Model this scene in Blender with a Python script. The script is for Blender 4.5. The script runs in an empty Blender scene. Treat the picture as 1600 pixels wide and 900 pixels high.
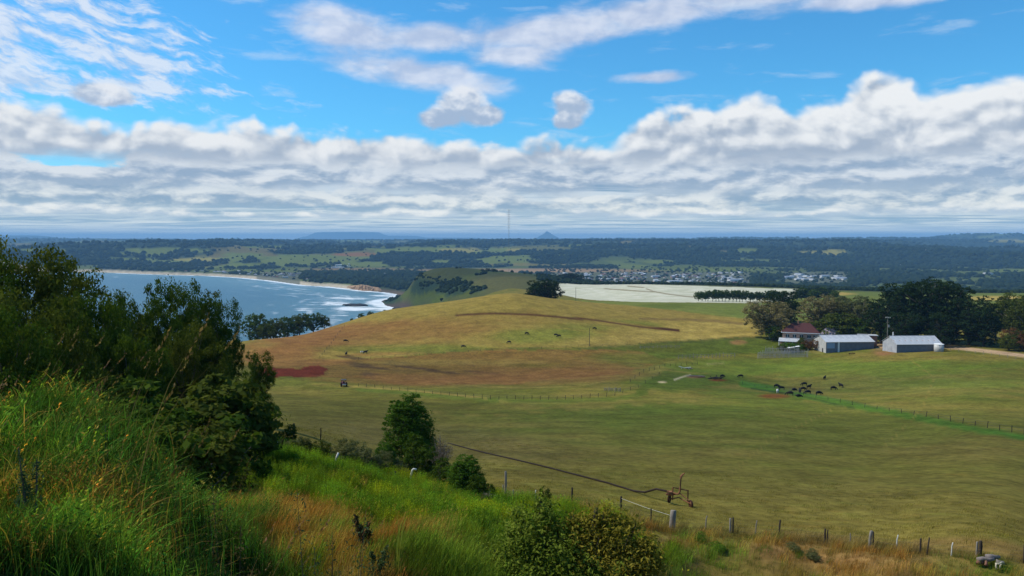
import bpy, math, random
import numpy as np
from mathutils import Vector, Matrix
random.seed(7); rng = np.random.default_rng(7)
sc = bpy.context.scene
COL = sc.collection
R = math.radians

# ------------------------------------------------------------------ camera, sun, exposure
CZ = 180.0                       # eye height above the sea, metres
FPX = 1256.0; PITCH = math.atan(78 / FPX)
cam_d = bpy.data.cameras.new('camera'); cam = bpy.data.objects.new('camera', cam_d); COL.objects.link(cam)
cam.location = (0, 0, CZ); cam.rotation_euler = (math.pi / 2 - PITCH, 0, 0)
cam_d.sensor_width = 36; cam_d.lens = 36 * FPX / 1600; cam_d.clip_start = 0.1; cam_d.clip_end = 200000
sc.camera = cam
HAZE_D, HAZE_C = 5.4e-5, (0.33, 0.65, 1.0)
CLOUDS = [(-85, 165, 140, 90, dict(rz=80, seed=1)), (-20, 335, 170, 45, dict(rz=55, seed=2)), (-120, 1900, 330, 260, dict(rz=90, seed=3, base=1500))]     # overhead clouds: where the shadow falls (x, y), half-widths, options
SUN_AZ, SUN_EL = -78.0, 50.0     # degrees: azimuth clockwise from the view direction (+Y), elevation
sun_d = bpy.data.lights.new('sun', 'SUN'); sun = bpy.data.objects.new('sun', sun_d); COL.objects.link(sun)
sun_d.energy = 4.6; sun_d.angle = R(0.5); sun_d.color = (1.0, 0.94, 0.82)
SDIR = Vector((math.sin(R(SUN_AZ)) * math.cos(R(SUN_EL)), math.cos(R(SUN_AZ)) * math.cos(R(SUN_EL)), math.sin(R(SUN_EL))))
sun.rotation_euler = SDIR.to_track_quat('Z', 'Y').to_euler()
sc.view_settings.view_transform = 'Standard'; sc.view_settings.look = 'None'
sc.view_settings.gamma = 1.0; sc.view_settings.use_curve_mapping = False; sc.view_settings.exposure = 0.0
sc.cycles.max_bounces = 6; sc.cycles.diffuse_bounces = 2; sc.cycles.glossy_bounces = 2
sc.cycles.transmission_bounces = 2; sc.cycles.transparent_max_bounces = 8; sc.cycles.volume_bounces = 0

# ------------------------------------------------------------------ node expression helper
class G:
    """wraps a node tree; sockets combine with + - * / and helpers"""
    def __init__(s, tree, d2=False): s.d2 = d2; s.t = tree; s.n = tree.nodes; s.l = tree.links
    def new(s, typ, **kw):
        nd = s.n.new(typ)
        for k, v in kw.items(): setattr(nd, k, v)
        return nd
    def put(s, sock, v):
        if isinstance(v, E): s.l.new(v.s, sock)
        elif isinstance(v, bpy.types.NodeSocket): s.l.new(v, sock)
        else:
            if sock.type == 'RGBA' and len(v) == 3: v = (*v, 1)
            sock.default_value = v
    def m(s, op, a, b=None, c=None, clamp=False):
        nd = s.new('ShaderNodeMath', operation=op, use_clamp=clamp); s.put(nd.inputs[0], a)
        if b is not None: s.put(nd.inputs[1], b)
        if c is not None: s.put(nd.inputs[2], c)
        return E(s, nd.outputs[0])
    def vm(s, op, a, b=None):
        nd = s.new('ShaderNodeVectorMath', operation=op); s.put(nd.inputs[0], a)
        if b is not None: s.put(nd.inputs[1], b)
        return E(s, nd.outputs['Value' if op in ('LENGTH', 'DOT_PRODUCT', 'DISTANCE') else 'Vector'])
    def xyz(s, x, y, z=0.0):
        nd = s.new('ShaderNodeCombineXYZ')
        for i, v in enumerate((x, y, z)): s.put(nd.inputs[i], v)
        return E(s, nd.outputs[0])
    def sep(s, v):
        nd = s.new('ShaderNodeSeparateXYZ'); s.put(nd.inputs[0], v); return [E(s, o) for o in nd.outputs]
    def noise(s, v, scale=5, detail=4, rough=0.5, dist=0.0, color=False, lac=2.0):
        nd = s.new('ShaderNodeTexNoise', noise_dimensions='2D' if s.d2 else '3D'); s.put(nd.inputs['Vector'], v)
        for k, x in (('Scale', scale), ('Detail', detail), ('Roughness', rough), ('Distortion', dist), ('Lacunarity', lac)): s.put(nd.inputs[k], x)
        return E(s, nd.outputs['Color' if color else 'Fac'])
    def voro(s, v, scale=5, detail=0, rand=1.0, smooth=None, out='Distance', rough=0.5):
        nd = s.new('ShaderNodeTexVoronoi', feature='SMOOTH_F1' if smooth else 'F1', voronoi_dimensions='2D' if s.d2 else '3D'); s.put(nd.inputs['Vector'], v)
        s.put(nd.inputs['Scale'], scale); s.put(nd.inputs['Detail'], detail); s.put(nd.inputs['Roughness'], rough); s.put(nd.inputs['Randomness'], rand)
        if smooth: s.put(nd.inputs['Smoothness'], smooth)
        return E(s, nd.outputs[out])
    def ss(s, x, a, b, lo=0.0, hi=1.0):     # smoothstep
        nd = s.new('ShaderNodeMapRange', interpolation_type='SMOOTHSTEP')
        for i, v in enumerate((x, a, b, lo, hi)): s.put(nd.inputs[i], v)
        return E(s, nd.outputs[0])
    def mix(s, f, a, b, mode='MIX'):
        nd = s.new('ShaderNodeMix', data_type='RGBA', blend_type=mode); nd.clamp_factor = True
        s.put(nd.inputs[0], f); s.put(nd.inputs[6], a); s.put(nd.inputs[7], b); return E(s, nd.outputs[2])
    def curve(s, x, pts, ext=True):          # x in 0..1
        nd = s.new('ShaderNodeFloatCurve'); s.put(nd.inputs[1], x); c = nd.mapping.curves[0]
        while len(c.points) > 2: c.points.remove(c.points[1])
        pts = sorted(pts); c.points[0].location = pts[0]; c.points[1].location = pts[-1]
        for p in pts[1:-1]: c.points.new(*p)
        nd.mapping.update(); return E(s, nd.outputs[0])
    def attr(s, name, out='Color'):
        nd = s.new('ShaderNodeAttribute', attribute_name=name); return E(s, nd.outputs[out])
    def objpos(s): return E(s, s.new('ShaderNodeTexCoord').outputs['Object'])
    def bump(s, h, strength=0.5, dist=0.1):
        nd = s.new('ShaderNodeBump'); s.put(nd.inputs['Height'], h); s.put(nd.inputs['Strength'], strength); s.put(nd.inputs['Distance'], dist)
        return E(s, nd.outputs[0])
class E:
    def __init__(s, g, sock): s.g = g; s.s = sock
    def __add__(a, b): return a.g.m('ADD', a, b)
    __radd__ = __add__
    def __sub__(a, b): return a.g.m('SUBTRACT', a, b)
    def __rsub__(a, b): return a.g.m('SUBTRACT', b, a)
    def __mul__(a, b): return a.g.m('MULTIPLY', a, b)
    __rmul__ = __mul__
    def __truediv__(a, b): return a.g.m('DIVIDE', a, b)

# ------------------------------------------------------------------ sky with clouds (world)
def elp(py): return (372 - py) / FPX           # tan(elevation) of a row of the view
def azp(px): return math.atan((px - 800) / FPX)
def build_world():
    w = bpy.data.worlds.new('World'); sc.world = w; w.use_nodes = True
    g = G(w.node_tree, True); g.n.clear()
    sky = g.new('ShaderNodeTexSky', sky_type='NISHITA', sun_disc=False)
    sky.sun_elevation = R(SUN_EL); sky.sun_rotation = R(SUN_AZ); sky.altitude = 200; sky.air_density = 1.0; sky.dust_density = 0.3; sky.ozone_density = 2.0
    d = E(g, g.new('ShaderNodeTexCoord').outputs['Generated'])
    x, y, z = g.sep(d)
    az = g.m('ARCTAN2', x, y)
    hor = g.m('SQRT', g.m('MAXIMUM', 1.0 - z * z, 1e-4))
    el = z / hor
    blue = g.mix(1.0, sky.outputs[0], SKYTINT, 'MULTIPLY')
    uv = g.xyz(az, el, 0.0)
    # world-direction noise fields shared by all clouds
    warp = g.noise(uv, 9, 3, 0.5, color=True)
    wv = g.vm('MULTIPLY', g.vm('SUBTRACT', warp, (0.5, 0.5, 0.5)), (0.035, 0.018, 0))
    q = g.vm('ADD', uv, wv)
    puff = g.voro(g.vm('MULTIPLY', q, (1.0, 1.35, 1)), 24, 2.0, smooth=0.7, rough=0.5)     # 0 centre .. ~0.7 edge
    puff = 1.0 - puff * 1.6
    puffo = 1.0 - g.voro(g.vm('MULTIPLY', g.vm('ADD', q, (-0.006, 0.010, 0)), (1.0, 1.35, 1)), 24, 1.0, smooth=0.7, rough=0.5) * 1.6
    prel = puff - puffo
    fine = g.noise(g.vm('MULTIPLY', q, (1, 1.5, 1)), 20, 8, 0.52)
    big = g.noise(g.vm('MULTIPLY', uv, (1, 2.0, 1)), 5.0, 4, 0.55)
    shadeq = g.noise(g.vm('ADD', g.vm('MULTIPLY', q, (1, 1.5, 1)), (-0.008, 0.014, 0)), 20, 5, 0.52)
    relief = (fine - shadeq)                                                            # lit from the upper left
    f01 = (az + 0.60) / 1.20
    out = blue
    # --- thin high cloud: soft patches in the upper sky
    def blob(px, py, rx, ry, ang=0.0):
        v = g.vm('SUBTRACT', uv, (azp(px), elp(py), 0))
        a, b, _ = g.sep(v); ca, sa = math.cos(R(ang)), math.sin(R(ang))
        aa = (a * ca + b * sa) * (FPX / rx); bb = (b * ca - a * sa) * (FPX / ry)
        return g.m('MAXIMUM', 1.0 - g.m('SQRT', aa * aa + bb * bb), -1.5)
    def union(bl):
        r = bl[0]
        for b in bl[1:]: r = g.m('SMOOTH_MAX', r, b, 0.25)
        return r
    th = union([blob(560, 62, 110, 34, -8), blob(700, 66, 130, 26, 0), blob(850, 58, 190, 30, 4), blob(650, 118, 150, 26, -8), blob(1010, 30, 130, 30, 8),
                blob(1170, 14, 230, 30, 2), blob(1400, 8, 170, 30, 0), blob(1350, 36, 120, 16), blob(1015, 128, 60, 10, 0), blob(800, 90, 70, 22)])
    sm = g.noise(g.vm('MULTIPLY', q, (1, 2.6, 1)), 11, 7, 0.56)
    a1 = g.ss(th * 1.2 + (sm - 0.5) * 2.0, -0.30, 0.8) * 0.84
    c1 = g.mix(g.ss(relief * 1.0 + (sm - 0.5) * 0.8, -0.25, 0.35), (0.50, 0.58, 0.76), (0.80, 0.83, 0.92))
    out = g.mix(a1, out, c1)
    # --- rippled flecks, upper left
    al = union([blob(60, 60, 260, 66, -20), blob(120, 105, 290, 48, -14), blob(0, 90, 220, 90, 0), blob(230, 130, 130, 26, -16), blob(10, 165, 260, 34), blob(200, 160, 200, 16)])
    rv = g.vm('ADD', uv, g.vm('MULTIPLY', g.vm('SUBTRACT', g.noise(uv, 14, 4, 0.5, color=True), (0.5, 0.5, 0.5)), (0.03, 0.03, 0)))
    ca, sa = math.cos(R(-14)), math.sin(R(-14)); ra, rb, _ = g.sep(rv)
    rip = g.noise(g.xyz(ra * ca + rb * sa, (rb * ca - ra * sa) * 3.4, 0.3), 24, 7, 0.62)
    wide = g.noise(g.xyz(ra * ca + rb * sa, (rb * ca - ra * sa) * 2.0, 4.3), 8, 3, 0.5)
    a2 = g.ss(al * 1.0 + (rip - 0.5) * 2.4 + (wide - 0.5) * 1.3, 0.02, 0.95) * 0.82
    out = g.mix(a2, out, g.mix(g.ss(rip, 0.35, 0.62), (0.52, 0.64, 0.84), (0.82, 0.87, 0.95)))
    wisp = g.noise(g.vm('MULTIPLY', q, (1, 5.0, 1)), 9, 8, 0.6)     # faint wisps everywhere above
    out = g.mix(g.ss(wisp, 0.56, 0.78) * 0.35, out, (0.62, 0.76, 0.92))
    # --- rows of cumulus, far (low) first
    flatn = g.noise(g.vm('MULTIPLY', q, (1, 3.0, 1)), 15, 8, 0.58); flato = g.noise(g.vm('ADD', g.vm('MULTIPLY', q, (1, 3.0, 1)), (-0.006, 0.02, 0)), 15, 5, 0.58)
    def row(top_pts, base_py, amp, shift, dark, bright, soft=0.010, kn=1.0, gaps=None, flat=False):
        nonlocal out
        top = g.curve(f01, [((azp(px) + 0.6) / 1.2, elp(py) / 0.25) for px, py in top_pts]) * 0.25
        nz = (puff - 0.45) * 1.0 + (fine - 0.5) * 0.85 + (big - 0.5) * 0.5
        if flat: nz = (flatn - 0.5) * 2.2 + (big - 0.5) * 0.8
        dd = top - el + nz * amp
        a = g.ss(dd, 0.0, soft)
        be = elp(base_py)
        wob = (g.noise(g.vm('MULTIPLY', g.vm('ADD', uv, (shift, 0, 0)), (1, 3, 1)), 14, 5, 0.5) - 0.5) * amp * 1.1
        under = g.ss(el - be + wob, -0.006 * kn, 0.006 * kn)
        hgt = g.m('MAXIMUM', top - be, 0.01)
        t = (el - be + wob) / hgt
        sh = g.ss(t * 1.0 + (flatn - flato) * 2.2 + (flatn - 0.5) * 0.9 + (big - 0.5) * 0.6, -0.15, 0.9) if flat else g.ss(t * 1.15 + relief * 1.5 + prel * 0.55 + (fine - 0.5) * 0.4 + (big - 0.5) * 0.8, -0.30, 0.95)
        col = g.mix(sh, dark, bright)
        al_ = a * under
        if gaps is not None: al_ = al_ * gaps
        out = g.mix(al_, out, col)
    # the broken deck towards the horizon, seen edge-on: plane projected streaks
    zc = g.m('MAXIMUM', el, 0.0) + 0.022
    plane = g.xyz(g.m('SINE', az) / zc * 0.8, g.m('COSINE', az) / zc, 0.0)
    pw = g.vm('ADD', plane, g.vm('MULTIPLY', g.vm('SUBTRACT', g.noise(plane, 0.22, 3, 0.5, color=True), (0.5, 0.5, 0.5)), (3.0, 3.0, 0)))
    st = g.noise(g.vm('MULTIPLY', pw, (0.55, 1.0, 1)), 0.42, 6, 0.56)
    st2 = g.noise(g.vm('MULTIPLY', pw, (0.6, 1.0, 1)), 1.1, 4, 0.6)
    lay = g.ss(st * 0.55 + st2 * 0.45, 0.40, 0.60)
    deck = g.mix(lay, (0.21, 0.35, 0.52), (0.56, 0.68, 0.80))
    deck = g.mix(g.ss(big * 0.6 + fine * 0.4, 0.42, 0.62) * g.ss(el, 0.03, 0.09), deck, (0.66, 0.73, 0.82))
    deck = g.mix(g.ss(el, 0.02, 0.0) * 0.5, deck, (0.46, 0.63, 0.81))
    hole = blob(60, 267, 190, 9)
    deck_a = g.ss((big - 0.5) * 0.08 + 0.112 - el, 0.0, 0.02) * (1.0 - g.ss(hole + (st2 - 0.5) * 0.8, 0.0, 0.5) * 0.85)
    out = g.mix(deck_a, out, deck)
    row([(0, 318), (200, 322), (400, 330), (600, 322), (800, 330), (1000, 322), (1200, 328), (1400, 318), (1600, 322)], 341, 0.012, 5.1, (0.36, 0.48, 0.65), (0.70, 0.78, 0.87), 0.008, 0.8, flat=True)
    row([(0, 276), (120, 272), (260, 282), (420, 296), (520, 300), (700, 296), (900, 300), (1050, 290), (1200, 290), (1400, 284), (1600, 288)], 327, 0.026, 3.1, (0.24, 0.36, 0.52), (0.68, 0.76, 0.83), 0.010, flat=True)
    row([(0, 262), (180, 262), (230, 240), (400, 238), (600, 244), (800, 240), (900, 238), (1100, 230), (1300, 228), (1600, 228)], 300, 0.03, 2.2, (0.33, 0.44, 0.58), (0.78, 0.83, 0.87), 0.012, 1.5, flat=True)
    row([(0, 172), (80, 176), (150, 196), (220, 200), (290, 184), (350, 190), (400, 186), (450, 192), (520, 198), (560, 192), (640, 196), (700, 204), (760, 206), (800, 212), (850, 200), (900, 202), (935, 216), (965, 250)],
        261, 0.015, 0.3, (0.42, 0.50, 0.61), (0.89, 0.91, 0.92), 0.018, 2.0, gaps=g.ss(az, azp(985), azp(940)))
    row([(920, 255), (965, 200), (1010, 172), (1080, 156), (1140, 152), (1200, 152), (1245, 166), (1290, 156), (1330, 136), (1372, 122), (1410, 134), (1440, 160), (1490, 150), (1540, 152), (1600, 148), (1700, 150)],
        258, 0.014, 0.9, (0.40, 0.48, 0.59), (0.90, 0.92, 0.93), 0.018, 2.0, gaps=g.ss(az, azp(930), azp(985)))
    # two stray puffs
    pf = union([blob(722, 166, 50, 36), blob(694, 188, 52, 24), blob(748, 184, 50, 24), blob(893, 170, 42, 32), blob(886, 190, 34, 22), blob(172, 174, 54, 24)])
    a5 = g.ss(pf + (fine - 0.5) * 0.75 + (puff - 0.45) * 0.12, 0.08, 0.42) * 0.95
    _, pe, _ = g.sep(uv)
    out = g.mix(a5, out, g.mix(g.ss((pe - elp(196)) * 22.0 + relief * 3.0, 0.0, 1.0), (0.40, 0.50, 0.66), (0.84, 0.87, 0.92)))
    # a pale line just above the horizon; nothing below it but dim ground light
    out = g.mix(g.ss(el, 0.08, 0.0) * 0.9, out, g.vm('MULTIPLY', out, (2.1, 1.75, 1.25)))
    out = g.mix(g.ss(el, 0.016, 0.0) * 0.6, out, (1.35, 1.4, 1.15))
    out = g.mix(g.ss(el, -0.004, -0.03), out, (0.10, 0.13, 0.14))
    bg = g.new('ShaderNodeBackground'); g.put(bg.inputs[0], g.vm('MULTIPLY', out, (10.0 * SKYGAIN,) * 3)); bg.inputs[1].default_value = 0.1
    o = g.new('ShaderNodeOutputWorld'); g.l.new(bg.outputs[0], o.inputs[0])
    w.cycles.sampling_method = 'MANUAL'; w.cycles.sample_map_resolution = 512
SKYTINT = (0.042, 0.118, 0.158); SKYGAIN = 1.0
build_world()
#@@SKYEND
# ------------------------------------------------------------------ places: rows and columns of the view turned into points of the land
CT, ST = math.cos(PITCH), math.sin(PITCH)
def ray(px, py):
    u = px - 800.0; v = 450.0 - py
    x, y, z = u, FPX * CT + v * ST, -FPX * ST + v * CT
    h = math.hypot(x, y); return x / h, y / h, z / h
def P(px, py, d):
    x, y, t = ray(px, py); return Vector((x * d, y * d, CZ + t * d))
def project(x, y, z):
    dz = z - CZ; yc = y * CT - dz * ST; vc = y * ST + dz * CT
    yc = np.where(yc > 0.01, yc, 0.01); return 800 + FPX * x / yc, 450 - FPX * vc / yc

# value noise on numpy arrays
def _hash(ix, iy, seed):
    h = (ix.astype(np.int64) * 374761393 + iy.astype(np.int64) * 668265263 + seed * 974634777) & 0x7fffffff
    h = ((h ^ (h >> 13)) * 1274126177) & 0x7fffffff
    return ((h ^ (h >> 16)) & 0xffff) / 65535.0
def vnoise(x, y, seed=0):
    ix, iy = np.floor(x), np.floor(y); fx, fy = x - ix, y - iy
    fx = fx * fx * (3 - 2 * fx); fy = fy * fy * (3 - 2 * fy)
    a = _hash(ix, iy, seed); b = _hash(ix + 1, iy, seed); c = _hash(ix, iy + 1, seed); d = _hash(ix + 1, iy + 1, seed)
    return (a * (1 - fx) + b * fx) * (1 - fy) + (c * (1 - fx) + d * fx) * fy
def fbm(x, y, octs=4, seed=0, rough=0.5):
    r = 0; a = 1; n = 0
    for k in range(octs): r = r + a * vnoise(x * 2 ** k + 17.3 * k, y * 2 ** k + 9.1 * k, seed + k); n += a; a *= rough
    return r / n
def sstep(x, a, b):
    t = np.clip((x - a) / (b - a), 0, 1); return t * t * (3 - 2 * t)

# control points (column, row, horizontal distance): the land near the lookout, out to the cape
CP = []
def cp(px, *pairs):
    for py, d in pairs:
        x, y, t = ray(px, py); CP.append((math.atan2(x, y), math.log(d), t))
def cz(px, *pairs):          # hidden land, given by its height
    for z, d in pairs:
        x, y, t = ray(px, 400); CP.append((math.atan2(x, y), math.log(d), (z - CZ) / d))
# lookout bank
for px in (-500, 0, 500, 1000, 1600, 2100):
    cz(px, (178.3, 1.0), (177.9, 2.0))
cz(-300, (177.7, 5), (176.0, 12), (171, 25), (166, 40), (162, 60), (152, 100), (145, 160), (140, 260), (120, 500), (60, 900))
cz(0, (177.9, 5), (177.7, 8), (177.4, 12), (175.4, 17), (171, 25), (165.8, 40), (161.5, 60), (153, 100), (144, 160), (138, 250), (125, 420), (110, 600), (40, 950))
cz(200, (177.4, 4.5), (176.9, 8), (176.2, 13), (174.4, 19), (169.6, 30), (165.0, 42), (160.8, 60), (152, 100), (143, 160), (136, 250), (124, 400), (110, 600), (40, 950))
cz(400, (176.9, 4), (174.5, 8), (171.0, 14))
cp(400, (700, 60), (745, 44), (800, 30), (860, 20))
cp(400, (668, 80), (668, 110), (655, 150), (632, 200), (598, 300), (572, 350), (548, 400), (533, 440))
cz(400, (108, 560), (90, 700), (40, 950))
cz(600, (176.4, 4), (172.6, 9.5))
cp(600, (905, 16), (860, 24), (815, 34), (775, 46), (745, 58), (728, 70), (712, 88), (690, 120), (660, 160), (625, 230), (604, 290), (580, 340), (560, 380), (530, 440), (505, 490), (488, 535))
cz(600, (105, 700), (60, 950), (20, 1300))
cz(800, (176.0, 4), (170.9, 11))
cp(800, (905, 22), (860, 30), (815, 42), (785, 54), (762, 64), (740, 78), (700, 110), (665, 155), (636, 215), (612, 275), (596, 320), (570, 365), (545, 405), (520, 440), (490, 490), (468, 535), (459.5, 575))
cz(800, (122, 680), (106, 850), (108, 1150))
cz(1000, (175.6, 4), (168.5, 12), (162.0, 24))
cp(1000, (905, 38), (850, 46), (815, 52), (790, 62), (755, 78), (710, 108), (670, 150), (640, 200), (612, 265), (590, 320), (572, 370), (545, 425), (525, 465), (505, 510), (490, 560), (478, 640), (472, 760), (470, 850), (446, 1350))
cz(1200, (175.5, 4), (168.0, 12), (161.0, 26), (157.0, 40))
cp(1200, (880, 48), (842, 54), (800, 66), (765, 80), (715, 112), (680, 148), (650, 195), (622, 265), (608, 315), (590, 370), (560, 430), (530, 480), (505, 540), (490, 640), (478, 800), (474, 900), (450, 1400))
cz(1400, (175.5, 4), (167.6, 12), (160.5, 26), (156.5, 40))
cp(1400, (900, 47), (864, 53), (820, 65), (780, 80), (730, 112), (692, 150), (655, 205), (625, 270), (600, 330), (570, 395), (550, 435), (536, 480), (515, 560), (492, 700), (474, 900), (460, 1300))
cz(1600, (175.5, 4), (167.4, 12), (160.2, 26), (155.8, 40))
cp(1600, (885, 53), (840, 65), (790, 82), (735, 112), (692, 150), (655, 205), (622, 275), (592, 340), (568, 400), (548, 460), (532, 520), (505, 640), (480, 850), (464, 1150))
cz(2100, (175.5, 4), (167.2, 12), (160, 26), (155, 40), (146, 80), (137, 130), (127, 200), (117, 300), (112, 420), (110, 700), (105, 1200))
# the cape ridge behind the hill, and the slope down to the town
cp(640, (478, 1900), (446, 1950)); cp(670, (480, 1650), (432, 1930)); cp(700, (478, 1500), (455, 1600), (427, 1880)); cp(760, (462, 1300), (445, 1500), (426, 1800)); cp(820, (455, 1200), (437, 1500), (428, 1800))
cz(650, (60, 2150), (10, 2500)); cz(730, (70, 2200), (12, 2600)); cz(820, (75, 2200), (12, 2700))
cp(900, (462, 1150), (444, 1500)); cp(1000, (455, 1150)); cp(1200, (462, 1100))
for px in (950, 1100, 1250, 1400, 1600): cz(px, (62, 2000), (14, 2700))
cz(2100, (90, 1800), (20, 2700)); cz(400, (10, 1500), (0, 2500)); cz(0, (0, 1500), (0, 2500)); cz(-300, (10, 1400), (5, 2500)); cz(600, (5, 1700), (0, 2100))
CPA = np.array(CP); KA = 2.2
def _tps(r2): return np.where(r2 > 1e-12, 0.5 * r2 * np.log(np.maximum(r2, 1e-12)), 0.0)
def _fit():
    X = CPA[:, :2] * (KA, 1.0); n = len(X)
    K = _tps(((X[:, None] - X[None]) ** 2).sum(-1)) + np.eye(n) * 2e-4
    Q = np.hstack([np.ones((n, 1)), X]); A = np.block([[K, Q], [Q.T, np.zeros((3, 3))]])
    return X, np.linalg.solve(A, np.concatenate([CPA[:, 2], np.zeros(3)]))
CX, CW = _fit()
def near_t(az, ld):
    q = np.stack([np.clip(az, -0.95, 0.95) * KA, ld], -1).reshape(-1, 2); r = np.empty(len(q))
    for k in range(0, len(q), 20000):
        b = q[k:k + 20000]; r[k:k + 20000] = _tps(((b[:, None] - CX[None]) ** 2).sum(-1)) @ CW[:-3] + CW[-3] + b @ CW[-2:]
    return r.reshape(np.shape(az))

# coastline: land lies on the right of this line walked from the far west end
def sea_pt(px, py):
    x, y, t = ray(px, py); d = -CZ / t; return (x * d, y * d)
def dist_pt(px, d):
    x, y, t = ray(px, 400); return (x * d, y * d)
COAST = [(-14000, 9000), (-6000, 6200), (-3600, 5000), sea_pt(60, 424.5), sea_pt(148, 425.2), sea_pt(250, 429), sea_pt(330, 431), sea_pt(385, 434.5), sea_pt(420, 438), sea_pt(450, 442), sea_pt(480, 446), sea_pt(512, 447.5), sea_pt(540, 450.5), sea_pt(565, 454),
         sea_pt(590, 455.5), sea_pt(612, 458), sea_pt(625, 461), sea_pt(622, 466), sea_pt(600, 469), sea_pt(591, 473), sea_pt(600, 477), sea_pt(622, 481), sea_pt(632, 486), sea_pt(640, 492),
         dist_pt(640, 1500), dist_pt(560, 1250), dist_pt(400, 1050), dist_pt(200, 1000), dist_pt(0, 1080), dist_pt(-300, 1200), (-2600, 900), (-6000, -1500), (-14000, -4000)]
CO = np.array(COAST)
def coast_sd(x, y):
    """signed distance to the coast, positive on land"""
    best = np.full(x.shape, 1e18)
    inside = np.zeros(x.shape, bool); n = len(CO)
    for i in range(n):
        ax, ay = CO[i]; bx, by = CO[(i + 1) % n]
        if i < n - 1:
            dx, dy = bx - ax, by - ay; t = np.clip(((x - ax) * dx + (y - ay) * dy) / (dx * dx + dy * dy), 0, 1)
            best = np.minimum(best, (x - ax - t * dx) ** 2 + (y - ay - t * dy) ** 2)
        c = ((ay > y) != (by > y)) & (x < (bx - ax) * (y - ay) / ((by - ay) if by != ay else 1e-9) + ax); inside ^= c
    s = np.sqrt(best); return np.where(inside, -s, s)

def height(x, y):
    x = np.asarray(x, float); y = np.asarray(y, float)
    d = np.hypot(x, y); az = np.arctan2(x, y); ld = np.log(np.clip(d, 0.9, 2600))
    zn = CZ + near_t(az, ld) * np.clip(d, 0.9, 2600)
    behind = sstep(np.abs(az), 0.95, 1.6)                          # the lookout hill behind the viewer
    zn = zn * (1 - behind) + (178.2 - 6 * behind * sstep(d, 5, 80)) * behind
    zn = zn + (fbm(x / 9, y / 9, 3, 3) - 0.5) * 0.12 * sstep(d, 20, 60) * (1 - sstep(d, 300, 1200)) + (fbm(x / 60, y / 60, 3, 5) - 0.5) * 1.8 * sstep(d, 90, 300)
    # far country: coastal plain, then wooded ridges
    ridg = 1 - np.abs(fbm(x / 2100, y / 2100, 5, 21) * 2 - 1) * 2.2
    big = fbm(x / 6500, y / 6500, 3, 31)
    pl = sstep(d, 4300, 7000)
    # rows of the view the far land should reach on average, as the tangent of depression
    zf = 9 + 4 * fbm(x / 400, y / 400, 3, 8) + pl * (14 + 105 * ridg * (0.35 + big) * 1.55 + 0.0055 * np.maximum(d - 6000, 0) * 0.9) * (0.75 + 0.5 * sstep(d, 9000, 20000))
    zf = zf + 14 * sstep(d, 3300, 4300) * sstep(az, -0.1, 0.2) * fbm(x / 700, y / 700, 3, 9)
    ex, ey, _ = ray(265, 380); mx, my = ex * 6700, ey * 6700      # the farmed rise across the bay
    zf = zf + 62 * np.exp(-(((x - mx) / 1500) ** 2 + ((y - my) / 1100) ** 2))
    zmax = CZ - d * ((1.9 + 2.6 * fbm(x / 3000, y / 3000, 4, 77)) / FPX) - 4
    zf = np.where(d > 5000, np.minimum(zf, zmax + (zf - zmax) * 0.06), zf)
    for px, py, dd, wx, pw in [q for q in MOUNTS if q[2] < 26000]:
        tx, ty, tt = ray(px, py); top = CZ + tt * dd; cx, cy = tx * dd, ty * dd
        a = ((x - cx) * ty - (y - cy) * tx) / wx; b = ((x - cx) * tx + (y - cy) * ty) / (wx * 1.2)
        r = np.sqrt(a * a + b * b)
        shp = np.clip(1 - r, 0, 1) if pw == 1 else np.clip(1.25 * (1 - r ** pw), 0, 1)
        zf = np.maximum(zf, (top - 60) * shp + 60 - 1e3 * (shp <= 0))
    t = sstep(d, 2000, 2650); z = zn * (1 - t) + zf * t
    sd = coast_sd(x, y)
    cliff = np.where((d < 2400) & (d > 1700), 42, np.where(d < 2400, 90, 60))
    z = np.where(sd > 0, np.minimum(z, 1.0 + sd * 0.05 + np.maximum(z - 1, 0) * np.sin(np.clip(sd / cliff, 0, 1) * 1.5708)), -1.0 - np.clip(-sd * 0.04, 0, 14))
    return z
MOUNTS = [(855, 361.0, 30000, 800, 1), (925, 370.8, 27000, 900, 1), (905, 372.3, 27000, 1200, 2), (545, 362.8, 40000, 2300, 3), (610, 368.5, 38500, 2600, 2), (500, 369.0, 39000, 1500, 2),
          (340, 370.8, 33000, 700, 1), (371, 370.0, 33500, 400, 1), (700, 371.4, 33000, 2600, 2), (1160, 371.5, 15000, 1500, 2), (1240, 371.2, 15000, 500, 2), (1400, 372.0, 14500, 2200, 2), (1590, 366.0, 15500, 1900, 2), (1780, 364, 15500, 2600, 2), (1000, 373.0, 16000, 2200, 2), (60, 372.5, 17000, 2500, 2), (0, 368, 30000, 2200, 2), (-200, 367, 26000, 3000, 2), (200, 373.0, 17000, 2000, 2)]
def zat(x, y): return float(height(np.array([x]), np.array([y]))[0])
def hit(px, py, dmin=1.5, dmax=3000):
    """where the line of sight through (px, py) first meets the land"""
    ux, uy, t = ray(px, py); ds = np.exp(np.linspace(math.log(dmin), math.log(dmax), 1500))
    z = height(ux * ds, uy * ds); k = np.argmax(z >= CZ + t * ds)
    if z[k] < CZ + t * ds[k]: k = len(ds) - 1
    return Vector((ux * ds[k], uy * ds[k], float(z[k]))), float(ds[k])
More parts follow.
